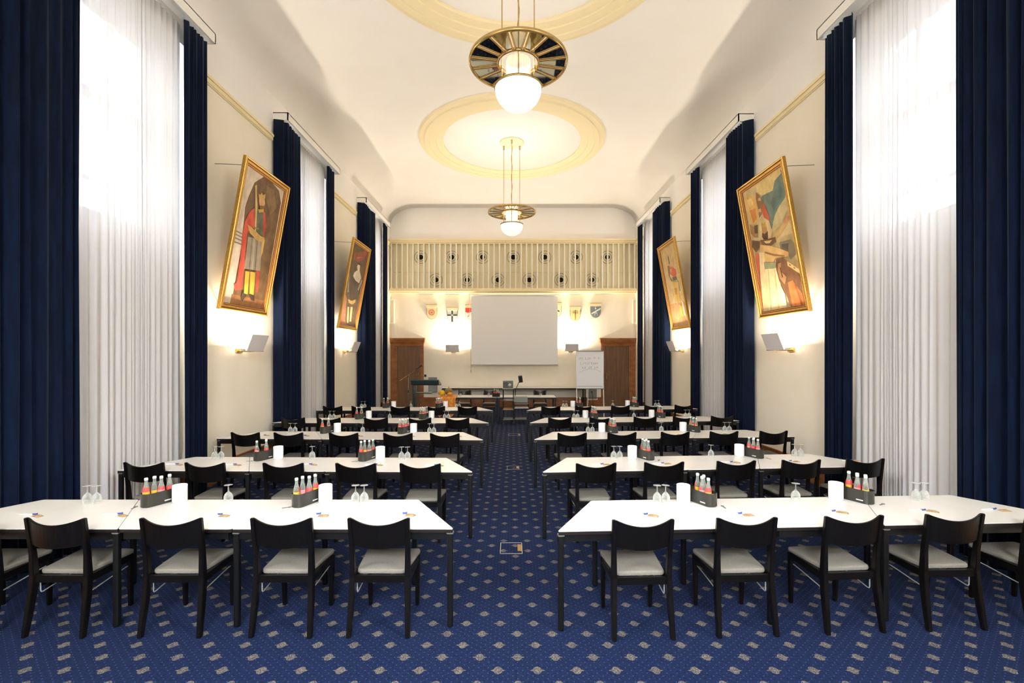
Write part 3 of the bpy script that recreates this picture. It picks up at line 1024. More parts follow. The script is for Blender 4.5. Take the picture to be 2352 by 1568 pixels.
P3 = [(214, 186, 130), ((112, 128, 112), [(55.5, 90.0), (65.3, 94.8), (79.1, 99.1), (97.7, 97.3), (100.0, 83.5), (95.8, 77.6), (67.6, 69.6), (56.1, 61.1), (50.3, 63.4), (42.4, 79.7), (41.7, 87.3)]), ((226, 196, 126), [(38.5, 99.3), (77.1, 99.6), (94.6, 99.4), (96.8, 95.4), (80.4, 93.2), (72.8, 87.5), (47.4, 88.6), (34.9, 93.1)]), ((94, 116, 108), [(64.3, 80.3), (76.9, 86.7), (88.9, 88.7), (95.4, 83.2), (82.8, 77.1), (67.0, 72.6)]), ((206, 184, 132), [(62.5, 60.2), (60.5, 64.9), (67.6, 69.6), (81.4, 74.5), (98.4, 78.5), (100.0, 64.2), (97.5, 64.8), (83.3, 60.0), (72.3, 57.3)]), ((226, 176, 96), [(3.8, 95.0), (19.7, 94.1), (32.0, 89.9), (32.5, 84.4), (26.0, 73.1), (17.4, 70.1), (9.7, 72.5), (7.4, 82.4), (3.3, 89.5)]), ((208, 128, 56), [(10.7, 83.4), (26.1, 82.4), (25.0, 74.1), (15.1, 72.5)]), ((236, 200, 130), [(7.9, 92.6), (21.1, 91.8), (23.4, 86.7), (12.0, 85.6)]), ((150, 108, 62), [(34.4, 94.0), (42.9, 89.4), (45.6, 83.6), (40.0, 75.5), (31.5, 73.8), (32.3, 81.4), (31.6, 89.2)]), ((210, 170, 104), [(36.4, 88.6), (43.1, 88.0), (42.8, 85.6), (36.2, 86.5)]), ((210, 170, 104), [(32.7, 80.4), (39.6, 80.1), (39.1, 77.5), (32.5, 78.3)]), ((204, 92, 60), [(47.3, 84.1), (54.8, 71.6), (54.9, 65.7), (44.5, 70.3), (40.8, 76.9)]), ((222, 192, 138), [(29.5, 70.3), (43.0, 72.0), (53.0, 68.2), (56.1, 61.1), (52.4, 54.2), (28.9, 55.8), (25.0, 62.5)]), ((160, 120, 70), [(4.7, 73.2), (13.4, 69.6), (23.5, 68.9), (21.0, 59.9), (11.2, 61.2), (2.9, 65.5)]), ((84, 60, 36), [(15.3, 70.1), (25.4, 69.4), (21.7, 62.9), (13.9, 64.0)]), ((176, 124, 76), [(34.0, 66.6), (45.3, 65.7), (44.9, 59.7), (39.2, 58.2), (32.2, 59.9)]), ((88, 52, 28), [(32.3, 61.8), (38.2, 60.0), (46.7, 61.2), (43.5, 55.4), (35.7, 54.6), (30.5, 58.6)]), ((196, 156, 70), [(34.1, 68.5), (36.7, 69.7), (39.6, 67.7), (43.7, 68.9), (45.5, 65.9), (44.7, 64.5), (33.6, 65.9)]), ((128, 112, 88), [(68.0, 49.3), (93.1, 48.2), (100.0, 43.5), (100.0, 36.8), (86.0, 34.3), (80.1, 39.2), (67.9, 44.9)]), ((92, 80, 62), [(71.4, 47.4), (87.8, 46.0), (83.5, 41.7), (72.1, 44.4)]), ((206, 166, 98), [(52.4, 54.2), (58.1, 52.0), (72.9, 54.4), (83.1, 57.2), (90.7, 59.6), (86.9, 62.0), (75.4, 59.1), (64.6, 55.5)]), ((204, 140, 92), [(84.0, 61.4), (90.2, 65.3), (99.4, 64.5), (96.9, 62.2), (89.7, 59.4)]), ((112, 74, 44), [(24.5, 57.1), (43.5, 55.4), (61.7, 54.4), (62.0, 50.8), (44.9, 49.2), (36.2, 51.0), (27.3, 52.9)]), ((214, 180, 124), [(33.4, 54.9), (54.2, 53.2), (46.3, 51.7), (38.0, 52.5)]), ((214, 170, 106), [(20.1, 53.8), (45.3, 49.9), (69.6, 44.0), (82.8, 40.3), (79.1, 37.2), (51.0, 38.8), (45.4, 32.7), (17.4, 35.4)]), ((150, 104, 60), [(31.5, 47.0), (52.9, 42.3), (75.5, 38.6), (74.3, 37.9), (49.9, 41.1), (30.8, 45.7)]), ((204, 146, 92), [(74.1, 42.5), (84.0, 40.2), (83.1, 36.8), (77.1, 37.4), (72.8, 40.0)]), ((232, 202, 150), [(16.7, 48.0), (28.7, 46.6), (24.6, 34.7), (52.0, 32.0), (55.4, 17.0), (60.1, 0.6), (0.2, 0.3), (3.7, 11.3), (9.1, 29.9)]), ((206, 166, 108), [(30.9, 32.6), (33.6, 32.3), (23.2, 0.8), (19.7, 0.7)]), ((206, 166, 108), [(45.5, 31.2), (48.2, 30.9), (42.4, 1.1), (39.7, 1.3)]), ((140, 144, 104), [(24.2, 38.6), (52.6, 35.7), (50.3, 31.5), (23.9, 33.5)]), ((100, 66, 38), [(3.9, 59.8), (24.1, 56.4), (21.7, 52.0), (9.3, 48.8), (1.9, 54.5)]), ((200, 90, 54), [(6.8, 49.1), (14.9, 46.6), (3.9, 20.8), (4.6, 12.8), (2.1, 17.7)]), ((210, 196, 160), [(54.0, 18.6), (61.0, 10.7), (60.3, 0.9), (52.2, 0.7)]), ((120, 78, 46), [(55.0, 37.6), (70.6, 37.4), (81.0, 32.8), (98.0, 22.1), (100.0, 10.8), (100.0, 0.0), (68.7, 0.4), (63.1, 10.6), (53.3, 21.6), (51.2, 30.6)]), ((198, 112, 56), [(71.6, 18.6), (82.4, 19.2), (97.1, 8.4), (98.9, 0.1), (73.0, 0.7)]), ((150, 80, 40), [(85.0, 16.2), (88.2, 15.9), (95.1, 0.3), (90.9, 0.5)]), ((222, 186, 120), [(78.3, 34.0), (99.8, 25.7), (99.4, 22.5), (77.8, 30.7)]), ((178, 96, 50), [(81.3, 31.7), (84.9, 30.5), (84.3, 29.5), (80.8, 30.7)]), ((178, 96, 50), [(89.7, 28.7), (93.1, 27.5), (92.6, 26.4), (89.1, 27.6)]), ((176, 132, 84), [(57.8, 34.4), (64.6, 34.4), (61.3, 28.2), (71.7, 22.9), (64.7, 17.7), (56.2, 22.8), (54.9, 28.8)]), ((104, 66, 38), [(59.8, 31.3), (62.1, 31.3), (64.2, 23.6), (61.3, 23.1)])]
P4 = [(208, 178, 124), ((200, 150, 98), [(0.0, 29.4), (100.0, 27.0), (100.0, 0.0), (0.0, 0.0)]), ((112, 96, 66), [(41.5, 91.3), (50.1, 84.6), (48.5, 79.1), (40.7, 77.1), (42.8, 84.0)]), ((206, 100, 66), [(33.4, 75.0), (58.2, 73.9), (80.2, 67.5), (77.6, 60.9), (62.5, 59.6), (36.2, 66.1), (31.7, 70.9)]), ((112, 110, 88), [(31.2, 76.7), (42.7, 76.9), (35.1, 63.4), (51.2, 55.0), (35.6, 57.7), (26.7, 65.6)]), ((226, 140, 90), [(42.4, 72.7), (55.9, 69.9), (48.3, 66.4), (40.1, 68.6)]), ((110, 94, 66), [(47.4, 60.9), (76.4, 59.7), (76.1, 55.6), (52.4, 56.3)]), ((130, 138, 130), [(78.4, 58.1), (85.1, 50.8), (85.3, 40.1), (77.1, 42.0), (75.8, 51.6)]), ((214, 170, 76), [(47.9, 55.2), (80.1, 52.6), (76.0, 40.7), (76.2, 29.9), (51.4, 28.7), (47.5, 35.8), (35.3, 38.0), (47.3, 46.9)]), ((182, 136, 58), [(50.6, 46.7), (68.0, 46.7), (64.1, 38.8), (50.0, 38.4)]), ((228, 186, 70), [(62.0, 25.3), (74.8, 23.3), (74.5, 10.0), (63.1, 11.8)]), ((226, 204, 166), [(80.5, 29.7), (89.3, 26.5), (91.0, 10.7), (78.8, 11.2)]), ((206, 160, 112), [(47.3, 77.8), (59.5, 76.8), (57.6, 73.2), (45.5, 74.3)])]
lean = math.asin(0.43 / 2.44)
painting('framed painting of standing knight in red cape, nearest on left wall', (-4.625, 7.99, 2.76), -1, 1.42, 2.44, lean, P1)
painting('dark framed portrait with white collar, farther one on left wall', (-4.625, 12.98, 2.74), -1, 1.45, 2.44, lean, P2)
painting('framed painting of cream-robed man with raised arm, nearest on right wall', (4.70, 8.01, 2.72), 1, 1.47, 2.46, lean, P3)
painting('framed pale painting of figure in red and yellow, farther right wall', (4.70, 12.86, 2.74), 1, 1.38, 2.44, lean, P4)


# ------------------------------------------------------------------ chandeliers
def chandelier():
    t = thing('chandelier', 'x x x x', 'chandelier', group='brass disc chandeliers')
    zt = 0.0                     # at the ceiling
    zd = -1.88                   # disc
    zr = -2.215                   # bowl rim
    mb = MB()
    mb.lathe([(0.02, 0.0), (0.33, 0.0), (0.33, -0.02), (0.28, -0.045), (0.02, -0.05)], 40)
    mb.build('ceiling_rose', 'trim', t)
    for ang in (-90, 30, 150):
        x, y = 0.25 * math.cos(R(ang)), 0.25 * math.sin(R(ang))
        mb = MB()
        mb.tube([(x, y, -0.04), (x, y, zr)], 0.0075, 8)
        mb.lathe([(0.004, -0.16), (0.022, -0.13), (0.022, -0.06), (0.03, -0.045)], 12, (x, y, 0))
        mb.lathe([(0.02, 0.0), (0.02, 0.03), (0.006, 0.05)], 10, (x, y, zd))
        mb.build('suspension_rod', 'brass', t)
    mb = MB()
    ps = [(0.012 * math.sin(k * 0.9), 0.012 * math.cos(k * 0.9), -0.04 + (zd + 0.1) * k / 24) for k in range(25)]
    mb.tube(ps, 0.008, 6)
    mb.tube([(0, 0, -0.05), (0, 0, zd)], 0.006, 6)
    mb.build('cable', 'brass', t)
    ro, ri = 0.635, 0.27
    mb = MB()
    for r in (ro, ri):
        mb.lathe([(r - 0.014, -0.022), (r + 0.010, -0.022), (r + 0.014, 0.0), (r + 0.010, 0.022), (r - 0.014, 0.022), (r - 0.014, -0.022)], 72, (0, 0, zd), cap=False)
    mb.build('rim', 'brass', t)
    n = 16
    for k in range(n):
        a = 2 * PI * (k + 0.5) / n
        c, s = math.cos(a), math.sin(a)
        mb = MB()
        for off in (-0.019, 0.019):
            p0 = (ri * c - off * s, ri * s + off * c, zd - 0.004)
            p1 = (ro * c - off * s, ro * s + off * c, zd - 0.004)
            mb.tube([p0, p1], 0.011, 6)
        mb.build('spoke', 'brass', t)
    for k in range(n):
        a0 = 2 * PI * (k + 0.5) / n
        a1 = 2 * PI * (k + 1.5) / n
        tilt = R(3.0 * math.sin(k * 2.3))
        pts = []
        for r, aa in ((ri + 0.01, a0 + 0.07), (ro - 0.012, a0 + 0.035), (ro - 0.012, a1 - 0.035), (ri + 0.01, a1 - 0.07)):
            pts.append((r * math.cos(aa), r * math.sin(aa)))
        mb = MB()
        mb.prism(pts, zd - 0.004 + 0.0, zd + 0.002)
        mb.build('mirror_panel', 'mirror', t)
    mb = MB()
    seg = 48
    rings = []
    for z in (zd + 0.02, zr + 0.0):
        rings.append([((0.158 + 0.006 * (i % 2)) * math.cos(2 * PI * i / seg), (0.158 + 0.006 * (i % 2)) * math.sin(2 * PI * i / seg), z) for i in range(seg)])
    mb.loft(rings, 0, True, False)
    mb.build('crystal_cylinder', 'crystal', t)
    mb = MB()
    mb.lathe([(0.30, zr - 0.015), (0.312, zr - 0.01), (0.312, zr + 0.012), (0.17, zr + 0.028), (0.05, zr + 0.03)], 56)
    mb.build('bowl_collar', 'brass', t)
    mb = MB()
    pr = [(0.005, zr)]
    for k in range(15):
        a = PI / 2 * (1 - k / 14.0)
        pr.append((max(0.004, 0.305 * math.sin(a)), zr - 0.012 - 0.285 * math.cos(a)))
    mb.lathe(pr, 48)
    mb.build('glass_bowl', 'bowl', t)
    return t


PCh = Proto(chandelier())
for (x, y, lab) in ((0.082, 6.12, 'brass chandelier with mirrored disc and white glass bowl, nearest one'),
                    (-0.005, 12.55, 'brass chandelier with mirrored disc hanging farther away before the grille'),
                    (0.1, -0.5, 'brass chandelier with mirrored disc behind the viewer')):
    if y < 0:
        continue
    o = PCh.put((x, y, ROOM_H), (0, 0, 0), lab)
    d = bpy.data.lights.new('added_fill_light', 'POINT')  # fill lamp added above the disc to brighten ceiling and hall
    d.energy = (24 if y < 9 else 62) * HALL_LIGHT
    d.color = (1.0, 0.94, 0.84)
    d.shadow_soft_size = 0.12
    lo = bpy.data.objects.new('added_fill_light', d)
    C.objects.link(lo)
    lo.parent = o
    lo.location = (0, 0, -1.78)


# ------------------------------------------------------------------ table and chair prototypes
TL, TS, TIN, TD, TH = 1.655, 0.84, 0.40, 0.70, 0.74


def rounded(pts, r=0.018, n=3):
    out = []
    m_ = len(pts)
    for i in range(m_):
        p0, p, p1 = Vector(pts[i - 1]), Vector(pts[i]), Vector(pts[(i + 1) % m_])
        a = p + (p0 - p).normalized() * r
        b = p + (p1 - p).normalized() * r
        for k in range(n + 1):
            t = k / n
            q = a * (1 - t) ** 2 + p * 2 * t * (1 - t) + b * t ** 2
            out.append((q.x, q.y))
    return out


def make_table(corners, legs, label):
    t = thing('conference_table', label, 'table')
    cc = Vector((sum(p[0] for p in corners) / 4, sum(p[1] for p in corners) / 4))
    sh = lambda k: [((p[0] - cc.x) * (1 - k / abs(p[0] - cc.x)) + cc.x, (p[1] - cc.y) * (1 - k / abs(p[1] - cc.y)) + cc.y) for p in corners]
    mb = MB()
    top = rounded(sh(0.0028))
    mb.prism(top, TH - 0.006, TH, 0)
    mb.build('tabletop', ['white_top'], t)
    mb = MB()
    mb.prism(rounded(sh(0.0015)), TH - 0.030, TH - 0.006, 0)
    mb.build('edge_band', ['edge'], t)
    mb = MB()
    q = sh(0.03)
    for i in range(4):
        a, b = Vector(q[i]), Vector(q[(i + 1) % 4])
        d = (b - a).normalized()
        nn = Vector((-d.y, d.x)) * 0.011
        mb.prism([tuple(a - nn), tuple(b - nn), tuple(b + nn), tuple(a + nn)], TH - 0.085, TH - 0.034)
    mb.build('under_frame', 'black_metal', t)
    for i in legs:
        p = q[i]
        px = p[0] + (0.022 if p[0] < cc.x else -0.022) * (0 if i in (0, 1) else 0) 
        mb = MB()
        r = 0.021
        mb.prism(rounded([(px - r, p[1] - r), (px + r, p[1] - r), (px + r, p[1] + r), (px - r, p[1] + r)], 0.012, 3), 0.012, TH - 0.038)
        lg = mb.build('leg', 'black_metal', t)
        mb = MB()
        mb.lathe([(0.018, 0.0), (0.022, 0.002), (0.022, 0.013)], 12, (px, p[1], 0))
        mb.build('leg_foot', 'black_metal', lg)
        mb = MB()
        r = 0.026
        mb.prism(rounded([(px - r, p[1] - r), (px + r, p[1] - r), (px + r, p[1] + r), (px - r, p[1] + r)], 0.012, 3), TH - 0.042, TH - 0.033)
        mb.build('corner_bracket', 'grey_metal', lg)
    return t


corn = [(-TL / 2, -TD / 2), (TL / 2, -TD / 2), (TL / 2 - TIN, TD / 2), (-TL / 2 + TIN, TD / 2)]
TAB = Proto(make_table(corn, (0, 1, 2, 3), 'white trapezoid table with four legs'))
corn2 = [(-TS / 2, -TD / 2), (TS / 2, -TD / 2), (TS / 2 + TIN, TD / 2), (-TS / 2 - TIN, TD / 2)]
TAB2 = Proto(make_table(corn2, (), 'white trapezoid linking tabletop in the middle'))


TL3 = 1.50
TAB3 = Proto(make_table([(-TL3 / 2, -TD / 2), (TL3 / 2, -TD / 2), (TL3 / 2 - TIN, TD / 2), (-TL3 / 2 + TIN, TD / 2)], (0, 1, 2, 3), 'white trapezoid table with four legs'))


def make_chair():
    t = thing('dining_chair', 'black wooden chair with grey seat', 'chair')
    bw = 'black_wood'

    def bar(path, w, dep):         # path of (x, y, z), widths in x, depths in y
        rings = []
        for (x, y, z), ww, dd in zip(path, w, dep):
            rings.append([(x - ww / 2, y - dd / 2, z), (x + ww / 2, y - dd / 2, z), (x + ww / 2, y + dd / 2, z), (x - ww / 2, y + dd / 2, z)])
        return MB().loft(rings, 0, True, False)
    for s in (-1, 1):
        path = [(s * 0.212, -0.228, 0.0), (s * 0.208, -0.206, 0.14), (s * 0.203, -0.182, 0.30), (s * 0.200, -0.172, 0.42), (s * 0.202, -0.180, 0.58), (s * 0.207, -0.198, 0.73), (s * 0.211, -0.215, 0.855)]
        bar(path, [0.032, 0.036, 0.038, 0.038, 0.034, 0.030, 0.027], [0.032, 0.042, 0.048, 0.048, 0.038, 0.032, 0.026]).build('leg', bw, t, bevel=0.004)
        bar([(s * 0.190, 0.212, 0.0), (s * 0.194, 0.205, 0.42)], [0.028, 0.040], [0.028, 0.040]).build('leg', bw, t, bevel=0.004)
    # seat rails
    mb = MB()
    mb.box(-0.185, 0.185, -0.185, -0.160, 0.372, 0.425)
    mb.box(-0.175, 0.175, 0.195, 0.218, 0.372, 0.425)
    for s in (-1, 1):
        mb.prism([(s * 0.212, -0.15), (s * 0.190, -0.15), (s * 0.186, 0.19), (s * 0.208, 0.19)] if s > 0 else [(-0.190, -0.15), (-0.212, -0.15), (-0.208, 0.19), (-0.186, 0.19)], 0.372, 0.425)
    mb.build('seat_frame', bw, t, bevel=0.003)
    # cushion
    base = rounded([(-0.178, -0.155), (0.178, -0.155), (0.218, 0.228), (-0.218, 0.228)], 0.035, 5)
    rings = []
    for k, z in ((0.985, 0.4255), (1.0, 0.432), (1.0, 0.446), (0.985, 0.454), (0.94, 0.457), (0.5, 0.459)):
        rings.append([(x * k, 0.037 + (y - 0.037) * k, z) for x, y in base])
    MB().loft(rings, 0, True, True).build('seat', 'seat', t)
    # curved backrest
    mb = MB()
    n = 14
    vs, fs = [], []
    for i in range(n + 1):
        u = -1 + 2 * i / n
        x = 0.196 * u
        bow = 0.045 * (1 - u * u)
        zt_, zb_ = 0.852 - 0.040 * (1 - u * u), 0.655 - 0.016 * (1 - u * u)
        for z in (zb_, (zb_ + zt_) / 2, zt_):
            yc = -0.168 - (z - 0.5) * 0.125 - bow
            vs += [(x, yc - 0.009, z), (x, yc + 0.009, z)]
    for i in range(n):
        o = i * 6
        p = o + 6
        for a, b in ((0, 2), (2, 4)):
            fs.append((o + a, p + a, p + b, o + b))
            fs.append((o + a + 1, o + b + 1, p + b + 1, p + a + 1))
        fs.append((o, o + 1, p + 1, p))
        fs.append((o + 4, p + 4, p + 5, o + 5))
    for o in (0, n * 6):
        fs.append((o, o + 2, o + 4, o + 5, o + 3, o + 1))
    mb.add(vs, fs, 0, False)
    mb.build('backrest', bw, t, bevel=0.0025)
    for s in (-1, 1):
        x = s * 0.176
        mb = MB()
        mb.tube([(x, -0.150, 0.375), (x, -0.150, 0.30), (x, -0.145, 0.288), (x, -0.132, 0.285), (x * 1.02, 0.10, 0.315), (x * 1.05, 0.19, 0.327)], 0.0045, 8)
        mb.build('side_rod', 'wire', t)
    return t


CHAIR = Proto(make_chair())
ROWS_L = [(3.46, 0.00), (5.14, 0.018), (7.08, 0.03), (8.84, 0.008), (10.83, 0.008)]
ROWS_R = [(3.41, 0.05), (5.13, 0.07), (7.11, 0.06), (8.86, 0.07), (10.83, 0.085)]
AISLE = {-1: -0.433, 1: 0.333}
CX = {-1: [[-0.96, -1.66, -2.46, -3.29, -3.95], [-0.99, -1.69, -2.49, -3.35, -4.03], [-1.0, -1.71, -2.54, -3.39, -4.05], [-1.02, -1.74, -2.56, -3.45, -4.12], [-1.03, -1.76, -2.58, -3.48, -4.14]],
      1: [[0.93, 1.69, 2.49, 3.27, 4.05], [0.9, 1.66, 2.48, 3.24, 4.0], [0.9, 1.66, 2.49, 3.26, 4.05], [0.89, 1.68, 2.53, 3.3, 4.06], [0.88, 1.67, 2.52, 3.32, 4.06]]}
RN = ['nearest', 'second', 'third', 'fourth', 'farthest']
SN = {-1: 'left', 1: 'right'}


def bank(side, row, u, v):
    y0, th = (ROWS_L if side < 0 else ROWS_R)[row]
    x = AISLE[side] + side * (u * math.cos(th) - v * math.sin(th))
    return x, y0 + u * math.sin(th) + v * math.cos(th), side * th


def inv_u(side, row, X):           # distance along the table front from the aisle corner
    th = (ROWS_L if side < 0 else ROWS_R)[row][1]
    return (X - AISLE[side]) * side / math.cos(th)


SEATORD = ['first', 'second', 'third', 'fourth', 'fifth']
for side in (-1, 1):
    for row in range(5):
        for k, u0 in enumerate((TL / 2, TL + TS / 2, TL + TS + TL / 2)):
            x, y, rz = bank(side, row, u0, TD / 2)
            where = ('beside the aisle', 'in the middle', 'farthest from the aisle')[k]
            lab = 'white trapezoid table, %s %s row, %s' % (RN[row], SN[side], where)
            if k == 2 and row == 1:          # the second rows end a little short of the curtains
                x, y, rz = bank(side, row, TL + TS + TL3 / 2, TD / 2)
                TAB3.put((x, y, 0), (0, 0, rz), lab, 'white trapezoid tables in rows')
                continue
            (TAB2 if k == 1 else TAB).put((x, y, 0), (0, 0, rz), lab, 'white trapezoid tables in rows')
        for k, X in enumerate(CX[side][row]):
            u = inv_u(side, row, X)
            x, y, rz = bank(side, row, u, 0.115 + (-0.01 if side > 0 and row == 0 else 0))
            lab = 'black chair with grey seat, %s %s row, %s from the aisle' % (RN[row], SN[side], SEATORD[k])
            CHAIR.put((X, y, 0), (0, 0, rz + random.uniform(-0.02, 0.02)), lab, 'black chairs along the rows of tables')


# ------------------------------------------------------------------ table ware prototypes
def make_caddy():
    t = thing('bottle_caddy', 'dark grey oval caddy', 'caddy')
    w, l, h = 0.058, 0.128, 0.115

    def oval(w_, l_, n=10):
        pts = []
        for k in range(n + 1):
            a = -PI * k / n
            pts.append((w_ * math.cos(a), -(l_ - w_ * 0.8) + w_ * 0.8 * math.sin(a)))
        for k in range(n + 1):
            a = PI - PI * k / n
            pts.append((w_ * math.cos(a), (l_ - w_ * 0.8) + w_ * 0.8 * math.sin(a)))
        return pts
    mb = MB()
    rings = []
    for (kw, kl, z) in ((w - 0.004, l - 0.004, 0.0), (w, l, 0.003), (w, l, h - 0.002), (w - 0.001, l - 0.001, h), (w - 0.003, l - 0.003, h), (w - 0.003, l - 0.003, 0.004), (w - 0.003, l - 0.003, 0.004)):
        rings.append([(x, y, z) for x, y in oval(kw, kl)])
    mb.loft(rings, 0, True, False)
    mb.build('body', 'caddy', t)
    mb = MB()
    mb.box(w - 0.001, w + 0.0006, 0.02, 0.075, 0.022, 0.031)
    mb.build('printed_mark', 'cap', t)
    return t


def wrap(mb, prof_, mi, span=200, seg=12):
    rings = [[(r_ * math.cos(R(span * i / seg)), r_ * math.sin(R(span * i / seg)), z) for i in range(seg + 1)] for r_, z in prof_]
    mb.loft(rings, mi, False, True, False)


def make_bottle(kind):
    t = thing('juice_bottle', 'small glass bottle in caddy', 'bottle')
    H = 0.232
    outer = [(0.022, 0.0), (0.025, 0.003), (0.0255, 0.01), (0.0255, 0.125), (0.023, 0.145), (0.0165, 0.168), (0.0125, 0.19), (0.0118, 0.222)]
    MB().lathe(outer, 16).build('glass_body', 'bottle', t)
    MB().lathe([(0.0215, 0.004), (0.0235, 0.01), (0.0235, 0.122), (0.0205, 0.142), (0.018, 0.15)], 14).build('drink', 'cola', t)
    mb = MB()
    if kind == 0:
        mb.lathe([(0.0262, 0.085), (0.0262, 0.118)], 16, mi=1, cap=False)
        wrap(mb, [(0.0262, 0.118), (0.0262, 0.128), (0.0239, 0.145), (0.0205, 0.157)], 0)
        mb.build('paper_label', ['red_label', 'yellow_label'], t)
    elif kind == 1:
        mb.lathe([(0.0262, 0.07), (0.0262, 0.128), (0.025, 0.136)], 16, mi=0, cap=False)
        mb.build('paper_label', ['red_label'], t)
    else:
        mb.lathe([(0.0262, 0.07), (0.0262, 0.12)], 16, mi=0, cap=False)
        wrap(mb, [(0.0262, 0.12), (0.0255, 0.132), (0.023, 0.146)], 1)
        mb.build('paper_label', ['pink_label', 'red_label'], t)
    MB().lathe([(0.0138, 0.215), (0.0142, 0.218), (0.0135, 0.233), (0.011, 0.235)], 14).build('bottle_cap', 'cap', t)
    return t


CADDY = Proto(make_caddy())
BOT = [Proto(make_bottle(k)) for k in range(3)]
mb = MB()
mb.lathe([(0.0, 0.0), (0.052, 0.0), (0.0565, 0.004), (0.0575, 0.02), (0.0575, 0.147), (0.0562, 0.150), (0.054, 0.147), (0.054, 0.012), (0.0, 0.01)], 32, cap=False)
o = mb.build('white_jar', 'cup')
tag(o, 'white cylindrical jar beside caddy', 'jar')
CUP = Proto(o)
mb = MB()      # stemmed glass turned upside down
mb.lathe([(0.034, 0.0), (0.0375, 0.03), (0.036, 0.052), (0.028, 0.072), (0.012, 0.088), (0.0045, 0.097), (0.004, 0.14), (0.008, 0.146), (0.034, 0.149), (0.034, 0.1505), (0.003, 0.1525)], 20, cap=False)
mb.lathe([(0.0325, 0.0005), (0.036, 0.03), (0.0345, 0.051), (0.0265, 0.070), (0.010, 0.085)], 20, cap=False)
o = mb.build('stemmed_glass', 'glass')
tag(o, 'upturned stemmed glass on the table', 'glass')
GLS = Proto(o)
mb = MB()
mb.tube([(-0.07, 0, 0.0055), (0.03, 0, 0.0055)], 0.005, 8)
pen = thing('ballpoint_pen', 'white ballpoint pen with blue clip', 'pen')
mb.tube([(-0.08, 0, 0.0055), (-0.07, 0, 0.0055)], [0.0015, 0.005], 8)
mb.build('barrel', 'pen', pen)
mb = MB()
mb.tube([(0.03, 0, 0.0055), (0.062, 0, 0.0055), (0.066, 0, 0.0055)], [0.0052, 0.0052, 0.003], 8)
mb.cbox((0.045, 0, 0.0115), (0.045, 0.005, 0.002))
mb.cbox((0.062, 0, 0.012), (0.008, 0.009, 0.005))
mb.build('clip', 'blue', pen)
PEN = Proto(pen)
mb = MB()
mb.loft([[(-0.036, -0.022, 0.001), (0.036, -0.022, 0.001), (0.036, 0.022, 0.001), (-0.036, 0.022, 0.001)], [(-0.030, -0.018, 0.006), (0.030, -0.018, 0.006), (0.030, 0.018, 0.006), (-0.030, 0.018, 0.006)], [(-0.02, -0.012, 0.010), (0.02, -0.012, 0.010), (0.02, 0.012, 0.010), (-0.02, 0.012, 0.010)]], 0, True, True)
mb.box(-0.042, -0.036, -0.022, 0.022, 0.001, 0.002)
mb.box(0.036, 0.042, -0.022, 0.022, 0.001, 0.002)
o = mb.build('snack_sachet', 'tan')
tag(o, 'tan snack sachet beside the pen', 'sachet')
SACH = Proto(o)
mb = MB()
mb.box(-0.035, 0.015, -0.006, 0.006, 0.0005, 0.003)
mb.lathe([(0.008, 0.0005), (0.013, 0.0005), (0.013, 0.0035), (0.008, 0.0035), (0.008, 0.0005)], 14, (0.024, 0, 0), cap=False)
o = mb.build('bottle_opener', 'grey_metal')
tag(o, 'small grey bottle opener beside caddy', 'bottle opener')
OPEN = Proto(o)

# positions along a left-hand row (world X) and depth from the table front; mirrored values for the right
ITEMS = {-1: dict(cad=[(-1.79, 0.585), (-3.075, 0.585)], cup=[(-1.638, 0.632), (-2.918, 0.632)], pair=[(-1.37, -1.295, 0.62), (-3.70, -3.62, 0.60)], one=[(-2.49, 0.63)]),
         1: dict(cad=[(1.665, 0.585), (3.062, 0.585)], cup=[(1.508, 0.632), (2.898, 0.632)], pair=[(1.27, 1.345, 0.62), (3.60, 3.68, 0.58)], one=[(2.52, 0.62)])}
NB = {(-1, 0): (4, 4), (-1, 1): (4, 3), (-1, 2): (5, 3), (-1, 3): (5, 3), (-1, 4): (6, 3), (1, 0): (4, 5), (1, 1): (4, 4), (1, 2): (5, 4), (1, 3): (5, 4), (1, 4): (3, 4)}
SLOT = [(-0.0245, -0.078, 'front left'), (0.0245, -0.052, 'front right'), (-0.0245, -0.012, 'middle left'), (0.0245, 0.014, 'middle right'), (-0.0245, 0.056, 'rear left'), (0.0245, 0.082, 'rear right')]
PICK = {4: (0, 2, 3, 5), 3: (0, 3, 4), 5: (0, 1, 2, 3, 5), 6: (0, 1, 2, 3, 4, 5)}
KN = ['red and yellow label', 'red label', 'pink label']
ZT = TH + 0.0005
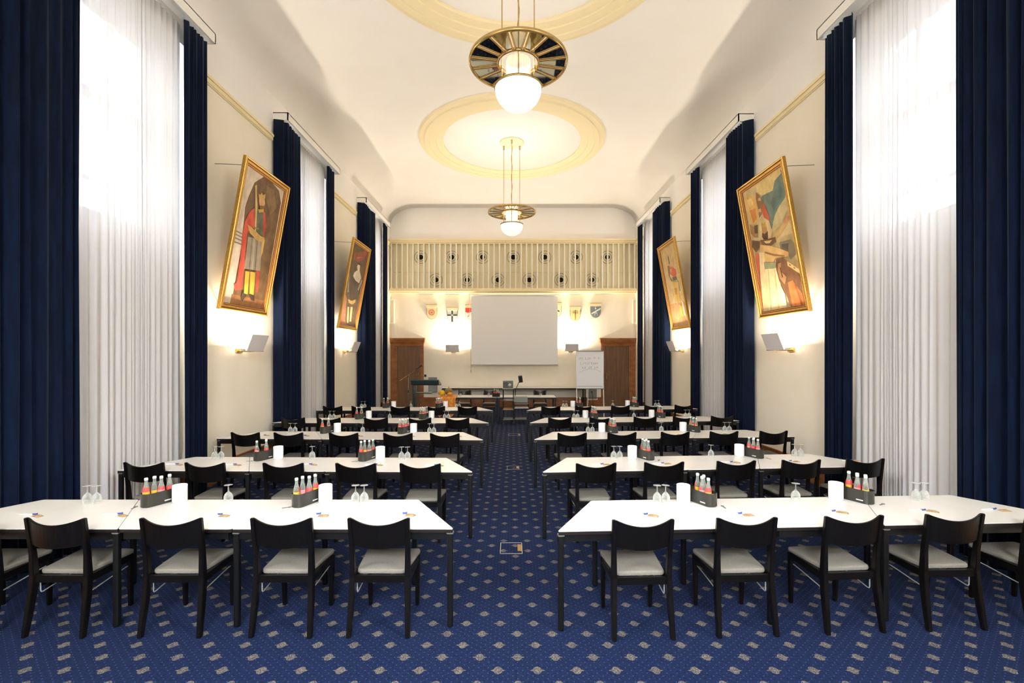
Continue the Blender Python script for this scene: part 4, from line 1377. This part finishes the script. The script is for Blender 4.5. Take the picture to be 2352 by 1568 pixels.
for side in (-1, 1):
    for row in range(5):
        it = ITEMS[side]
        y0, th = (ROWS_L if side < 0 else ROWS_R)[row]

        def at(X, v):
            u = inv_u(side, row, X)
            return Vector((X, y0 + u * math.sin(th) + v * math.cos(th), ZT))
        rs = '%s %s row' % (RN[row], SN[side])
        for k in range(2):
            cpos = 'aisle-side' if k == 0 else 'outer'
            p = at(*it['cad'][k])
            ang = -side * R(-23 if side < 0 else 26) * (1 if side < 0 else 1)
            ang = R(-22) if side < 0 else R(26)
            CADDY.put(p, (0, 0, ang + (PI if side > 0 else 0)), 'dark grey bottle caddy, %s one of the two in the %s' % (cpos, rs), 'bottle caddies on the tables')
            slots = PICK[NB[(side, row)][k]]
            for j, s_ in enumerate(slots):
                sx, sy, sn = SLOT[s_]
                kind = (j * 2 + row + k) % 3 if not (row == 0 and s_ == 0) else 0
                q = p + Vector((sx * math.cos(ang) - sy * math.sin(ang), sx * math.sin(ang) + sy * math.cos(ang), 0.0045))
                BOT[kind].put(q, (0, 0, random.uniform(0, 6)), 'small bottle with %s, %s in %s caddy, %s' % (KN[kind], sn, cpos, rs), 'juice bottles in the caddies')
            CUP.put(at(*it['cup'][k]), (0, 0, 0), 'white cylindrical jar beside the %s caddy, %s' % (cpos, rs), 'white jars beside the caddies')
            a, b, v = it['pair'][k]
            gp = 'pair near the aisle' if k == 0 else 'outer pair'
            l, r = min(a, b), max(a, b)
            GLS.put(at(l, v), (0, 0, 0), 'upturned stemmed glass, left one of the %s, %s' % (gp, rs), 'upturned stemmed glasses')
            GLS.put(at(r, v), (0, 0, 0), 'upturned stemmed glass, right one of the %s, %s' % (gp, rs), 'upturned stemmed glasses')
            if row < 2:
                OPEN.put(p + Vector((-0.115 if side < 0 else 0.13, -0.11, 0)), (0, 0, random.uniform(0, 3)), 'small grey bottle opener in front of the %s caddy, %s' % (cpos, rs), 'bottle openers beside the caddies')
        X, v = it['one'][0]
        GLS.put(at(X, v), (0, 0, 0), 'upturned stemmed glass standing alone mid-table, %s' % rs, 'upturned stemmed glasses')
        for k, X in enumerate(CX[side][row]):
            if row > 2:
                continue
            seat = 'at %s seat from the aisle, %s' % (SEATORD[k], rs)
            v = 0.30 + random.uniform(-0.02, 0.02)
            xo = 0.05 if side < 0 else 0.10
            if abs(X + xo) > 4.12:
                xo = -0.06 * side
            px = X + xo + random.uniform(-0.02, 0.02)
            if row < 2 or side < 0:
                PEN.put(at(px, v), (0, 0, R(6) + random.uniform(-0.08, 0.08)), 'white ballpoint pen with blue clip %s' % seat, 'ballpoint pens laid at the seats')
            SACH.put(at(px + 0.10, v - 0.03), (0, 0, random.uniform(-0.7, 0.1)), 'small tan snack sachet %s' % seat, 'snack sachets laid at the seats')

# ------------------------------------------------------------------ floor outlet boxes in the aisle
for (x0, x1, y0, y1, lab, brass) in ((-0.124, 0.108, 4.755, 5.035, 'nearest', True), (-0.09, 0.13, 8.25, 8.52, 'middle', True), (-0.09, 0.21, 11.7, 12.0, 'farthest', False)):
    t = thing('floor_outlet', 'flush metal-framed floor outlet in the aisle carpet, %s one' % lab, 'floor outlet', ((x0 + x1) / 2, (y0 + y1) / 2, 0), group='floor outlets in the aisle')
    hx, hy = (x1 - x0) / 2, (y1 - y0) / 2
    mb = MB()
    f = 0.007
    for b4 in ((-hx, hx, -hy, -hy + f), (-hx, -hx + f, -hy, hy), (hx - f, hx, -hy, hy), (-hx, hx, hy - 0.003, hy)):
        mb.box(b4[0], b4[1], b4[2], b4[3], 0.0005, 0.004)
    mb.build('frame', 'wire', t)
    mb = MB()
    mb.box(hx - 0.05, hx - 0.008, -hy + 0.06, hy - 0.05, 0.0005, 0.006)
    mb.build('flap', 'brass', t)

# ------------------------------------------------------------------ front of the room
def rect_table(name, label, x0, x1, y0, y1, h, group=None, under=0.03):
    t = thing(name, label, 'table', ((x0 + x1) / 2, (y0 + y1) / 2, 0), group=group)
    hx, hy = (x1 - x0) / 2 - 0.002, (y1 - y0) / 2
    MB().box(-hx, hx, -hy, hy, h - 0.006, h).build('tabletop', 'white_top', t)
    MB().box(-hx, hx, -hy, hy, h - 0.03, h - 0.006).build('edge_band', 'edge', t)
    mb = MB()
    mb.box(-hx + 0.04, hx - 0.04, -hy + 0.03, -hy + 0.05, h - 0.03 - under, h - 0.03)
    mb.box(-hx + 0.04, hx - 0.04, hy - 0.05, hy - 0.03, h - 0.03 - under, h - 0.03)
    mb.box(-hx + 0.03, -hx + 0.05, -hy + 0.05, hy - 0.05, h - 0.03 - under, h - 0.03)
    mb.box(hx - 0.05, hx - 0.03, -hy + 0.05, hy - 0.05, h - 0.03 - under, h - 0.03)
    mb.build('under_frame', 'black_metal', t)
    for sx in (-1, 1):
        for sy in (-1, 1):
            x, y = sx * (hx - 0.025), sy * (hy - 0.025)
            MB().box(x - 0.022, x + 0.022, y - 0.022, y + 0.022, 0.0, h - 0.032).build('leg', 'black_metal', t, bevel=0.004)
    return t


rect_table('conference_table', 'white speakers table with black legs, left half of the pair before screen', -2.25, -0.46, 14.2, 15.0, 0.74, group='speakers tables at the front')
rect_table('conference_table', 'white speakers table with black legs, right half of the pair before screen', -0.45, 1.345, 14.2, 15.0, 0.74, group='speakers tables at the front')
rect_table('sideboard_table', 'long narrow white table standing against the far wall', FX(1020), FX(1340), 17.5, 18.03, 0.79)
for k, (x, lab) in enumerate(((-1.58, 'left'), (-0.74, 'middle'), (0.93, 'right'))):
    CHAIR.put((x, 15.42, 0), (0, 0, PI), 'black chair facing the hall behind speakers table, %s one of three' % lab, 'chairs behind the speakers table')
for x, lab in ((-1.62, 'leftmost on speakers table'), (-0.73, 'left of the projector on speakers table'), (0.90, 'right of the projector on speakers table')):
    GLS.put((x, 14.62, ZT), (0, 0, 0), 'upturned stemmed glass %s' % lab, 'upturned stemmed glasses')
CADDY.put((-0.49, 14.38, ZT), (0, 0, R(70)), 'dark grey bottle caddy on speakers table beside the projector cart', 'bottle caddies on the tables')
for j, (dx, dy, w_) in enumerate(((-0.06, 0, 'left'), (0.0, 0.01, 'middle'), (0.06, 0.02, 'right'))):
    BOT[1].put((-0.49 - dx * 0.94, 14.38 + dx * 0.34, ZT + 0.0045), (0, 0, 0), 'small bottle with red label, %s one in the speakers table caddy' % w_, 'juice bottles in the caddies')


def cart(name, label, x0, x1, y0, y1, shelves, group, zt, post='black_metal'):
    t = thing(name, label, 'cart', ((x0 + x1) / 2, (y0 + y1) / 2, 0), group=group)
    hx, hy = (x1 - x0) / 2, (y1 - y0) / 2
    for sx in (-1, 1):
        for sy in (-1, 1):
            x, y = sx * (hx - 0.015), sy * (hy - 0.015)
            lg = MB().tube([(x, y, 0.075), (x, y, zt - 0.001)], 0.013, 8).build('leg', post, t)
            wh = MB()
            wh.loft([[(x + xx, y + 0.032 * math.cos(2 * PI * i / 16), 0.033 + 0.032 * math.sin(2 * PI * i / 16)) for i in range(16)] for xx in (-0.012, 0.012)], 0, True, True)
            wh.cbox((x, y, 0.07), (0.03, 0.03, 0.02))
            wh.build('caster', 'dark', lg)
    for z, m_ in shelves:
        MB().box(-hx, hx, -hy, hy, z - 0.02, z).build('shelf', m_, t, bevel=0.003)
    return t


cart('projector_cart', 'tall black cart on casters carrying slide projector in the aisle', -0.275, 0.055, 13.55, 13.98, ((1.06, 'grey'), (0.72, 'grey_metal'), (0.45, 'tan'), (0.16, 'grey_metal')), 'equipment carts', 1.06)
t = thing('slide_projector', 'boxy dark grey slide projector on the tall black cart', 'projector', (-0.115, 13.72, 1.0605))
MB().box(-0.15, 0.15, -0.13, 0.15, 0.012, 0.21).build('housing', 'projector', t, bevel=0.01)
mb = MB()
mb.loft([[(0.05 + r * math.cos(2 * PI * i / 20), yy, 0.09 + r * math.sin(2 * PI * i / 20)) for i in range(20)] for r, yy in ((0.045, -0.128), (0.045, -0.165), (0.035, -0.166))], 0, True, True)
mb.build('lens', 'chrome', t)
mb = MB()
for k in range(5):
    mb.box(-0.13, -0.02, -0.134, -0.129, 0.045 + k * 0.028, 0.057 + k * 0.028)
mb.build('vent_slots', 'dark', t)
mb = MB()
for sx in (-0.12, 0.12):
    for sy in (-0.1, 0.12):
        mb.lathe([(0.012, 0.0), (0.015, 0.013)], 10, (sx, sy, 0))
mb.build('rubber_feet', 'dark', t)
cart('projector_cart', 'low cart with grey side panel carrying overhead projector in the aisle', 0.06, 0.50, 13.75, 14.12, ((0.60, 'midgrey'), (0.475, 'white_paint'), (0.14, 'grey_metal')), 'equipment carts', 0.62)
t = thing('overhead_projector', 'overhead projector with raised mirror head on low cart', 'overhead projector', (0.26, 13.92, 0.6205))
MB().box(-0.2, 0.2, -0.15, 0.15, 0.0, 0.17).build('housing', 'midgrey', t, bevel=0.012)
MB().box(-0.185, 0.185, -0.135, 0.135, 0.17, 0.178).build('glass_stage', 'grey', t)
mb = MB()
mb.tube([(-0.17, 0.1, 0.15), (-0.15, 0.1, 0.36), (-0.05, 0.06, 0.60)], 0.011, 8)
mb.build('arm', 'dark', t)
mb = MB()
mb.cbox((-0.005, 0.04, 0.69), (0.12, 0.10, 0.20), 0, (R(10), R(-8), 0))
hd = mb.build('head', 'dark', t, bevel=0.006)

# flip chart
t = thing('flip_chart', 'white flip chart on stand with handwritten sheet before right door', 'flip chart', ((1355 - 1176) * 13 / 1070, 13.0, 0))
w2 = 0.385
zb2, zt2 = 2.03 - (893 - 815) * 13 / 1070, 2.03 + (815 - 806) * 13 / 1070
MB().box(-w2, w2, 0.0, 0.02, zb2, zt2).build('board', 'white_paint', t, bevel=0.004)
mb = MB()
mb.box(-w2 + 0.03, w2 - 0.045, -0.008, -0.001, zb2 + 0.09, zt2 - 0.02)
mb.build('paper_pad', 'paper', t)
mb = MB()
mb.box(-w2 + 0.01, w2 - 0.01, -0.02, 0.02, zt2 - 0.012, zt2 + 0.012)
mb.build('clamp_bar', 'grey_metal', t)
mb = MB()
mb.box(-w2, w2, -0.05, 0.0, zb2 + 0.0, zb2 + 0.012)
mb.box(-w2, w2, -0.05, -0.045, zb2, zb2 + 0.03)
mb.box(-w2 + 0.02, w2 - 0.04, -0.006, 0.0, zb2 + 0.06, zb2 + 0.085)
mb.build('pen_tray', 'grey', t)
for sx in (-1, 1):
    MB().tube([(sx * (w2 - 0.02), 0.035, zt2 - 0.1), (sx * (w2 - 0.012), -0.02, zb2 - 0.01), (sx * (w2 - 0.005), -0.10, 0.012)], 0.014, 8).build('leg', 'white_paint', t)
MB().tube([(0, 0.035, zt2 - 0.1), (0, 0.55, 0.012)], 0.012, 8).build('leg', 'white_paint', t)
mb = MB()          # three lines of faint marker lettering and an arc beneath
rnd = random.Random(4)


def stroke(x0, z0, x1, z1):
    mb.tube([(x0, -0.0095, z0), (x1, -0.0095, z1)], 0.003, 5)


SEG = [(0, 0, 0, 1), (0, 1, .5, .4), (.5, .4, 1, 1), (1, 1, 1, 0), (0, .5, .8, .5), (0, 1, 1, 1), (0, 0, 1, 0), (.5, 0, .5, 1)]
for word, xs0, py in (('xx xxx x x', -0.30, 823), ('xxxxxxxxx', -0.27, 834.5), ('xx xx xx', -0.22, 843.5)):    # too faint to read in the photo: strokes only
    z = 2.03 - (py - 815) * 13 / 1070
    for k, ch in enumerate(word):
        if ch == ' ':
            continue
        for (a0, b0, a1, b1) in rnd.sample(SEG, 3):
            stroke(xs0 + k * 0.058 + a0 * 0.036, z + (b0 - 0.5) * 0.06, xs0 + k * 0.058 + a1 * 0.036, z + (b1 - 0.5) * 0.06)
pa = [(-0.30 + 0.60 * k / 12, -0.0095, 2.03 - (847 - 815) * 13 / 1070 - 0.11 * ((k - 6.5) / 6.5) ** 2) for k in range(13)]
mb.tube(pa, 0.003, 5)
mb.build('handwriting', 'ink', t)

# lectern with shelf
t = thing('lectern', 'dark teal lectern with wide sloping top in front of left door', 'lectern', ((979 - 1176) * 13 / 1070, 13.0, 0))
zl = 2.03 - (881 - 815) * 13 / 1070
mb = MB()
mb.loft([[(x, -0.20, zl), (x, -0.235, zl + 0.105), (x, -0.22, zl + 0.125), (x, 0.24, zl - 0.02), (x, 0.24, zl - 0.06)] for x in (-0.385, 0.385)], 0, True, False)
mb.build('desk_top', 'teal', t, bevel=0.004)
mb = MB()
mb.box(-0.375, -0.335, -0.05, 0.1, 0.04, zl + 0.02)
mb.box(-0.30, -0.285, -0.05, 0.1, 0.04, zl + 0.02)
mb.build('column', 'teal', t)
MB().box(-0.335, 0.16, -0.15, 0.18, 0.96, 0.985).build('shelf', 'teal', t)
MB().box(-0.40, 0.10, -0.25, 0.25, 0.0, 0.04).build('base_plate', 'teal', t, bevel=0.005)

# microphone stand
mx_, my_ = (938 - 1176) * 13.4 / 1070, 13.4
zp = 2.03 - (864 - 815) * 13.4 / 1070
k_ = 13.4 / 1070
t = thing('microphone_stand', 'chrome microphone stand with slanted boom arm left of lectern', 'microphone stand', (mx_, my_, 0))
MB().tube([(0, 0, 0.04), (0, 0, zp)], [0.011, 0.009], 10).build('pole', 'chrome', t)
mb = MB()
mb.lathe([(0.13, 0.0), (0.13, 0.015), (0.04, 0.035), (0.02, 0.07)], 24)
mb.build('base', 'dark', t)
mb = MB()
mb.tube([(-20.5 * k_, 0, zp - 11 * k_), (19 * k_, 0, zp + 16 * k_)], 0.0095, 8)
mb.build('boom_arm', 'brass', t)
mb = MB()
mb.cbox((0, 0, zp), (0.05, 0.04, 0.05), 0, (0, R(-30), 0))
mb.build('clamp', 'dark', t)
MB().tube([(0, 0, 0.95), (0, 0, 1.02)], 0.018, 10).build('height_collar', 'dark', t)
mb = MB()
mb.tube([(17 * k_, 0, zp + 15 * k_), (24 * k_, 0, zp + 20 * k_), (28 * k_, 0, zp + 23.5 * k_), (31.5 * k_, 0, zp + 25.5 * k_)], [0.011, 0.013, 0.024, 0.024], 12)
mb.build('microphone', 'dark', t)
# second thin black stand near the flip chart
xs2 = (1362 - 1176) * 12.4 / 1070
t = thing('microphone_stand', 'thin black gooseneck microphone stand under the flip chart', 'microphone stand', (xs2, 12.4, 0))
z1 = 2.03 - (898 - 815) * 12.4 / 1070
MB().tube([(0, 0, 0.03), (0, 0, z1 - 0.25), (-0.01, 0, z1 - 0.12), (-0.03, 0, z1 - 0.03)], 0.007, 8).build('pole', 'dark', t)
MB().tube([(-0.03, 0, z1 - 0.04), (-0.04, 0, z1)], 0.014, 10).build('microphone', 'dark', t)
MB().lathe([(0.11, 0.0), (0.11, 0.012), (0.02, 0.035)], 20).build('base', 'dark', t)

# grey panels on the far wall
o = MB().box(FX(985), FX(1004.5), FAR - 0.10, FAR - 0.002, FZ(900), FZ(866)).build('wall_box', 'midgrey', bevel=0.006)
tag(o, 'grey metal box mounted on far wall behind the lectern', 'box')
t = thing('wall_panel', 'grey framed panel low on far wall under the flip chart', 'panel', (FX(1360.5), FAR - 0.002, FZ(918)))
MB().box(-0.2, 0.2, -0.03, 0.0, 0.0, 0.5).build('panel_frame', 'pelmet', t)
MB().box(-0.165, 0.165, -0.036, -0.029, 0.03, 0.49).build('panel_sheet', 'midgrey', t)

# autumn decoration on the left end of the speakers table
t = thing('draped_cloth', 'orange cloth draped over left end of speakers table', 'cloth', (-2.12, 14.2, 0))
mb = MB()
n1, n2 = 16, 14
vs, fs = [], []
for ly in (0, 0.006):
    for j in range(n2 + 1):
        for i in range(n1 + 1):
            u = i / n1
            v = j / n2
            x = -0.14 + 0.56 * u
            if v < 0.45:
                y = 0.5 - 0.53 * v / 0.45
                z = 0.744 + 0.02 * math.sin(u * 9 + v * 14) ** 2
            else:
                y = -0.035 - 0.02 * math.sin(u * 15) ** 2 - 0.02 * (v - 0.45)
                z = 0.744 - (v - 0.45) / 0.55 * (0.26 + 0.34 * abs(math.sin(u * 5.2 + 1.1)))
            vs.append((x + 0.02 * math.sin(v * 7), y - (ly if v >= 0.45 else 0), z + ly))
w_ = n1 + 1
for l in range(2):
    o_ = l * w_ * (n2 + 1)
    for j in range(n2):
        for i in range(n1):
            fs.append((o_ + j * w_ + i, o_ + j * w_ + i + 1, o_ + (j + 1) * w_ + i + 1, o_ + (j + 1) * w_ + i))
mb.add(vs, fs, 0, True)
mb.build('cloth_fabric', 'orange', t)


def gourd(loc, r, hgt, m_, label):
    t = thing('pumpkin', label, 'pumpkin', loc, group='decorative pumpkins on the orange cloth')
    seg = 40
    rings = []
    for k in range(11):
        a = -PI / 2 + PI * k / 10
        rr = max(0.012, r * math.cos(a) ** 0.8) if 0 < k < 10 else 0.02
        rings.append([(rr * (1 - 0.07 * abs(math.sin(4 * 2 * PI * i / seg))) * math.cos(2 * PI * i / seg), rr * (1 - 0.07 * abs(math.sin(4 * 2 * PI * i / seg))) * math.sin(2 * PI * i / seg), hgt / 2 + hgt / 2 * math.sin(a) * (1 - 0.08 * (k == 10))) for i in range(seg)])
    MB().loft(rings, 0, True, True).build('flesh', m_, t)
    MB().tube([(0, 0, hgt - 0.015), (0.008, 0, hgt + 0.02), (0.025, 0, hgt + 0.04)], [0.014, 0.01, 0.008], 8).build('stem', 'green_gourd', t)


gourd((-2.17, 14.36, 0.775), 0.105, 0.17, 'yellow', 'yellow pumpkin on orange cloth left of the green one')
gourd((-1.99, 14.62, 0.785), 0.135, 0.21, 'green_gourd', 'mottled green pumpkin, tallest on the orange cloth')
gourd((-1.90, 14.30, 0.775), 0.09, 0.11, 'orange', 'small orange pumpkin at the right of the orange cloth')
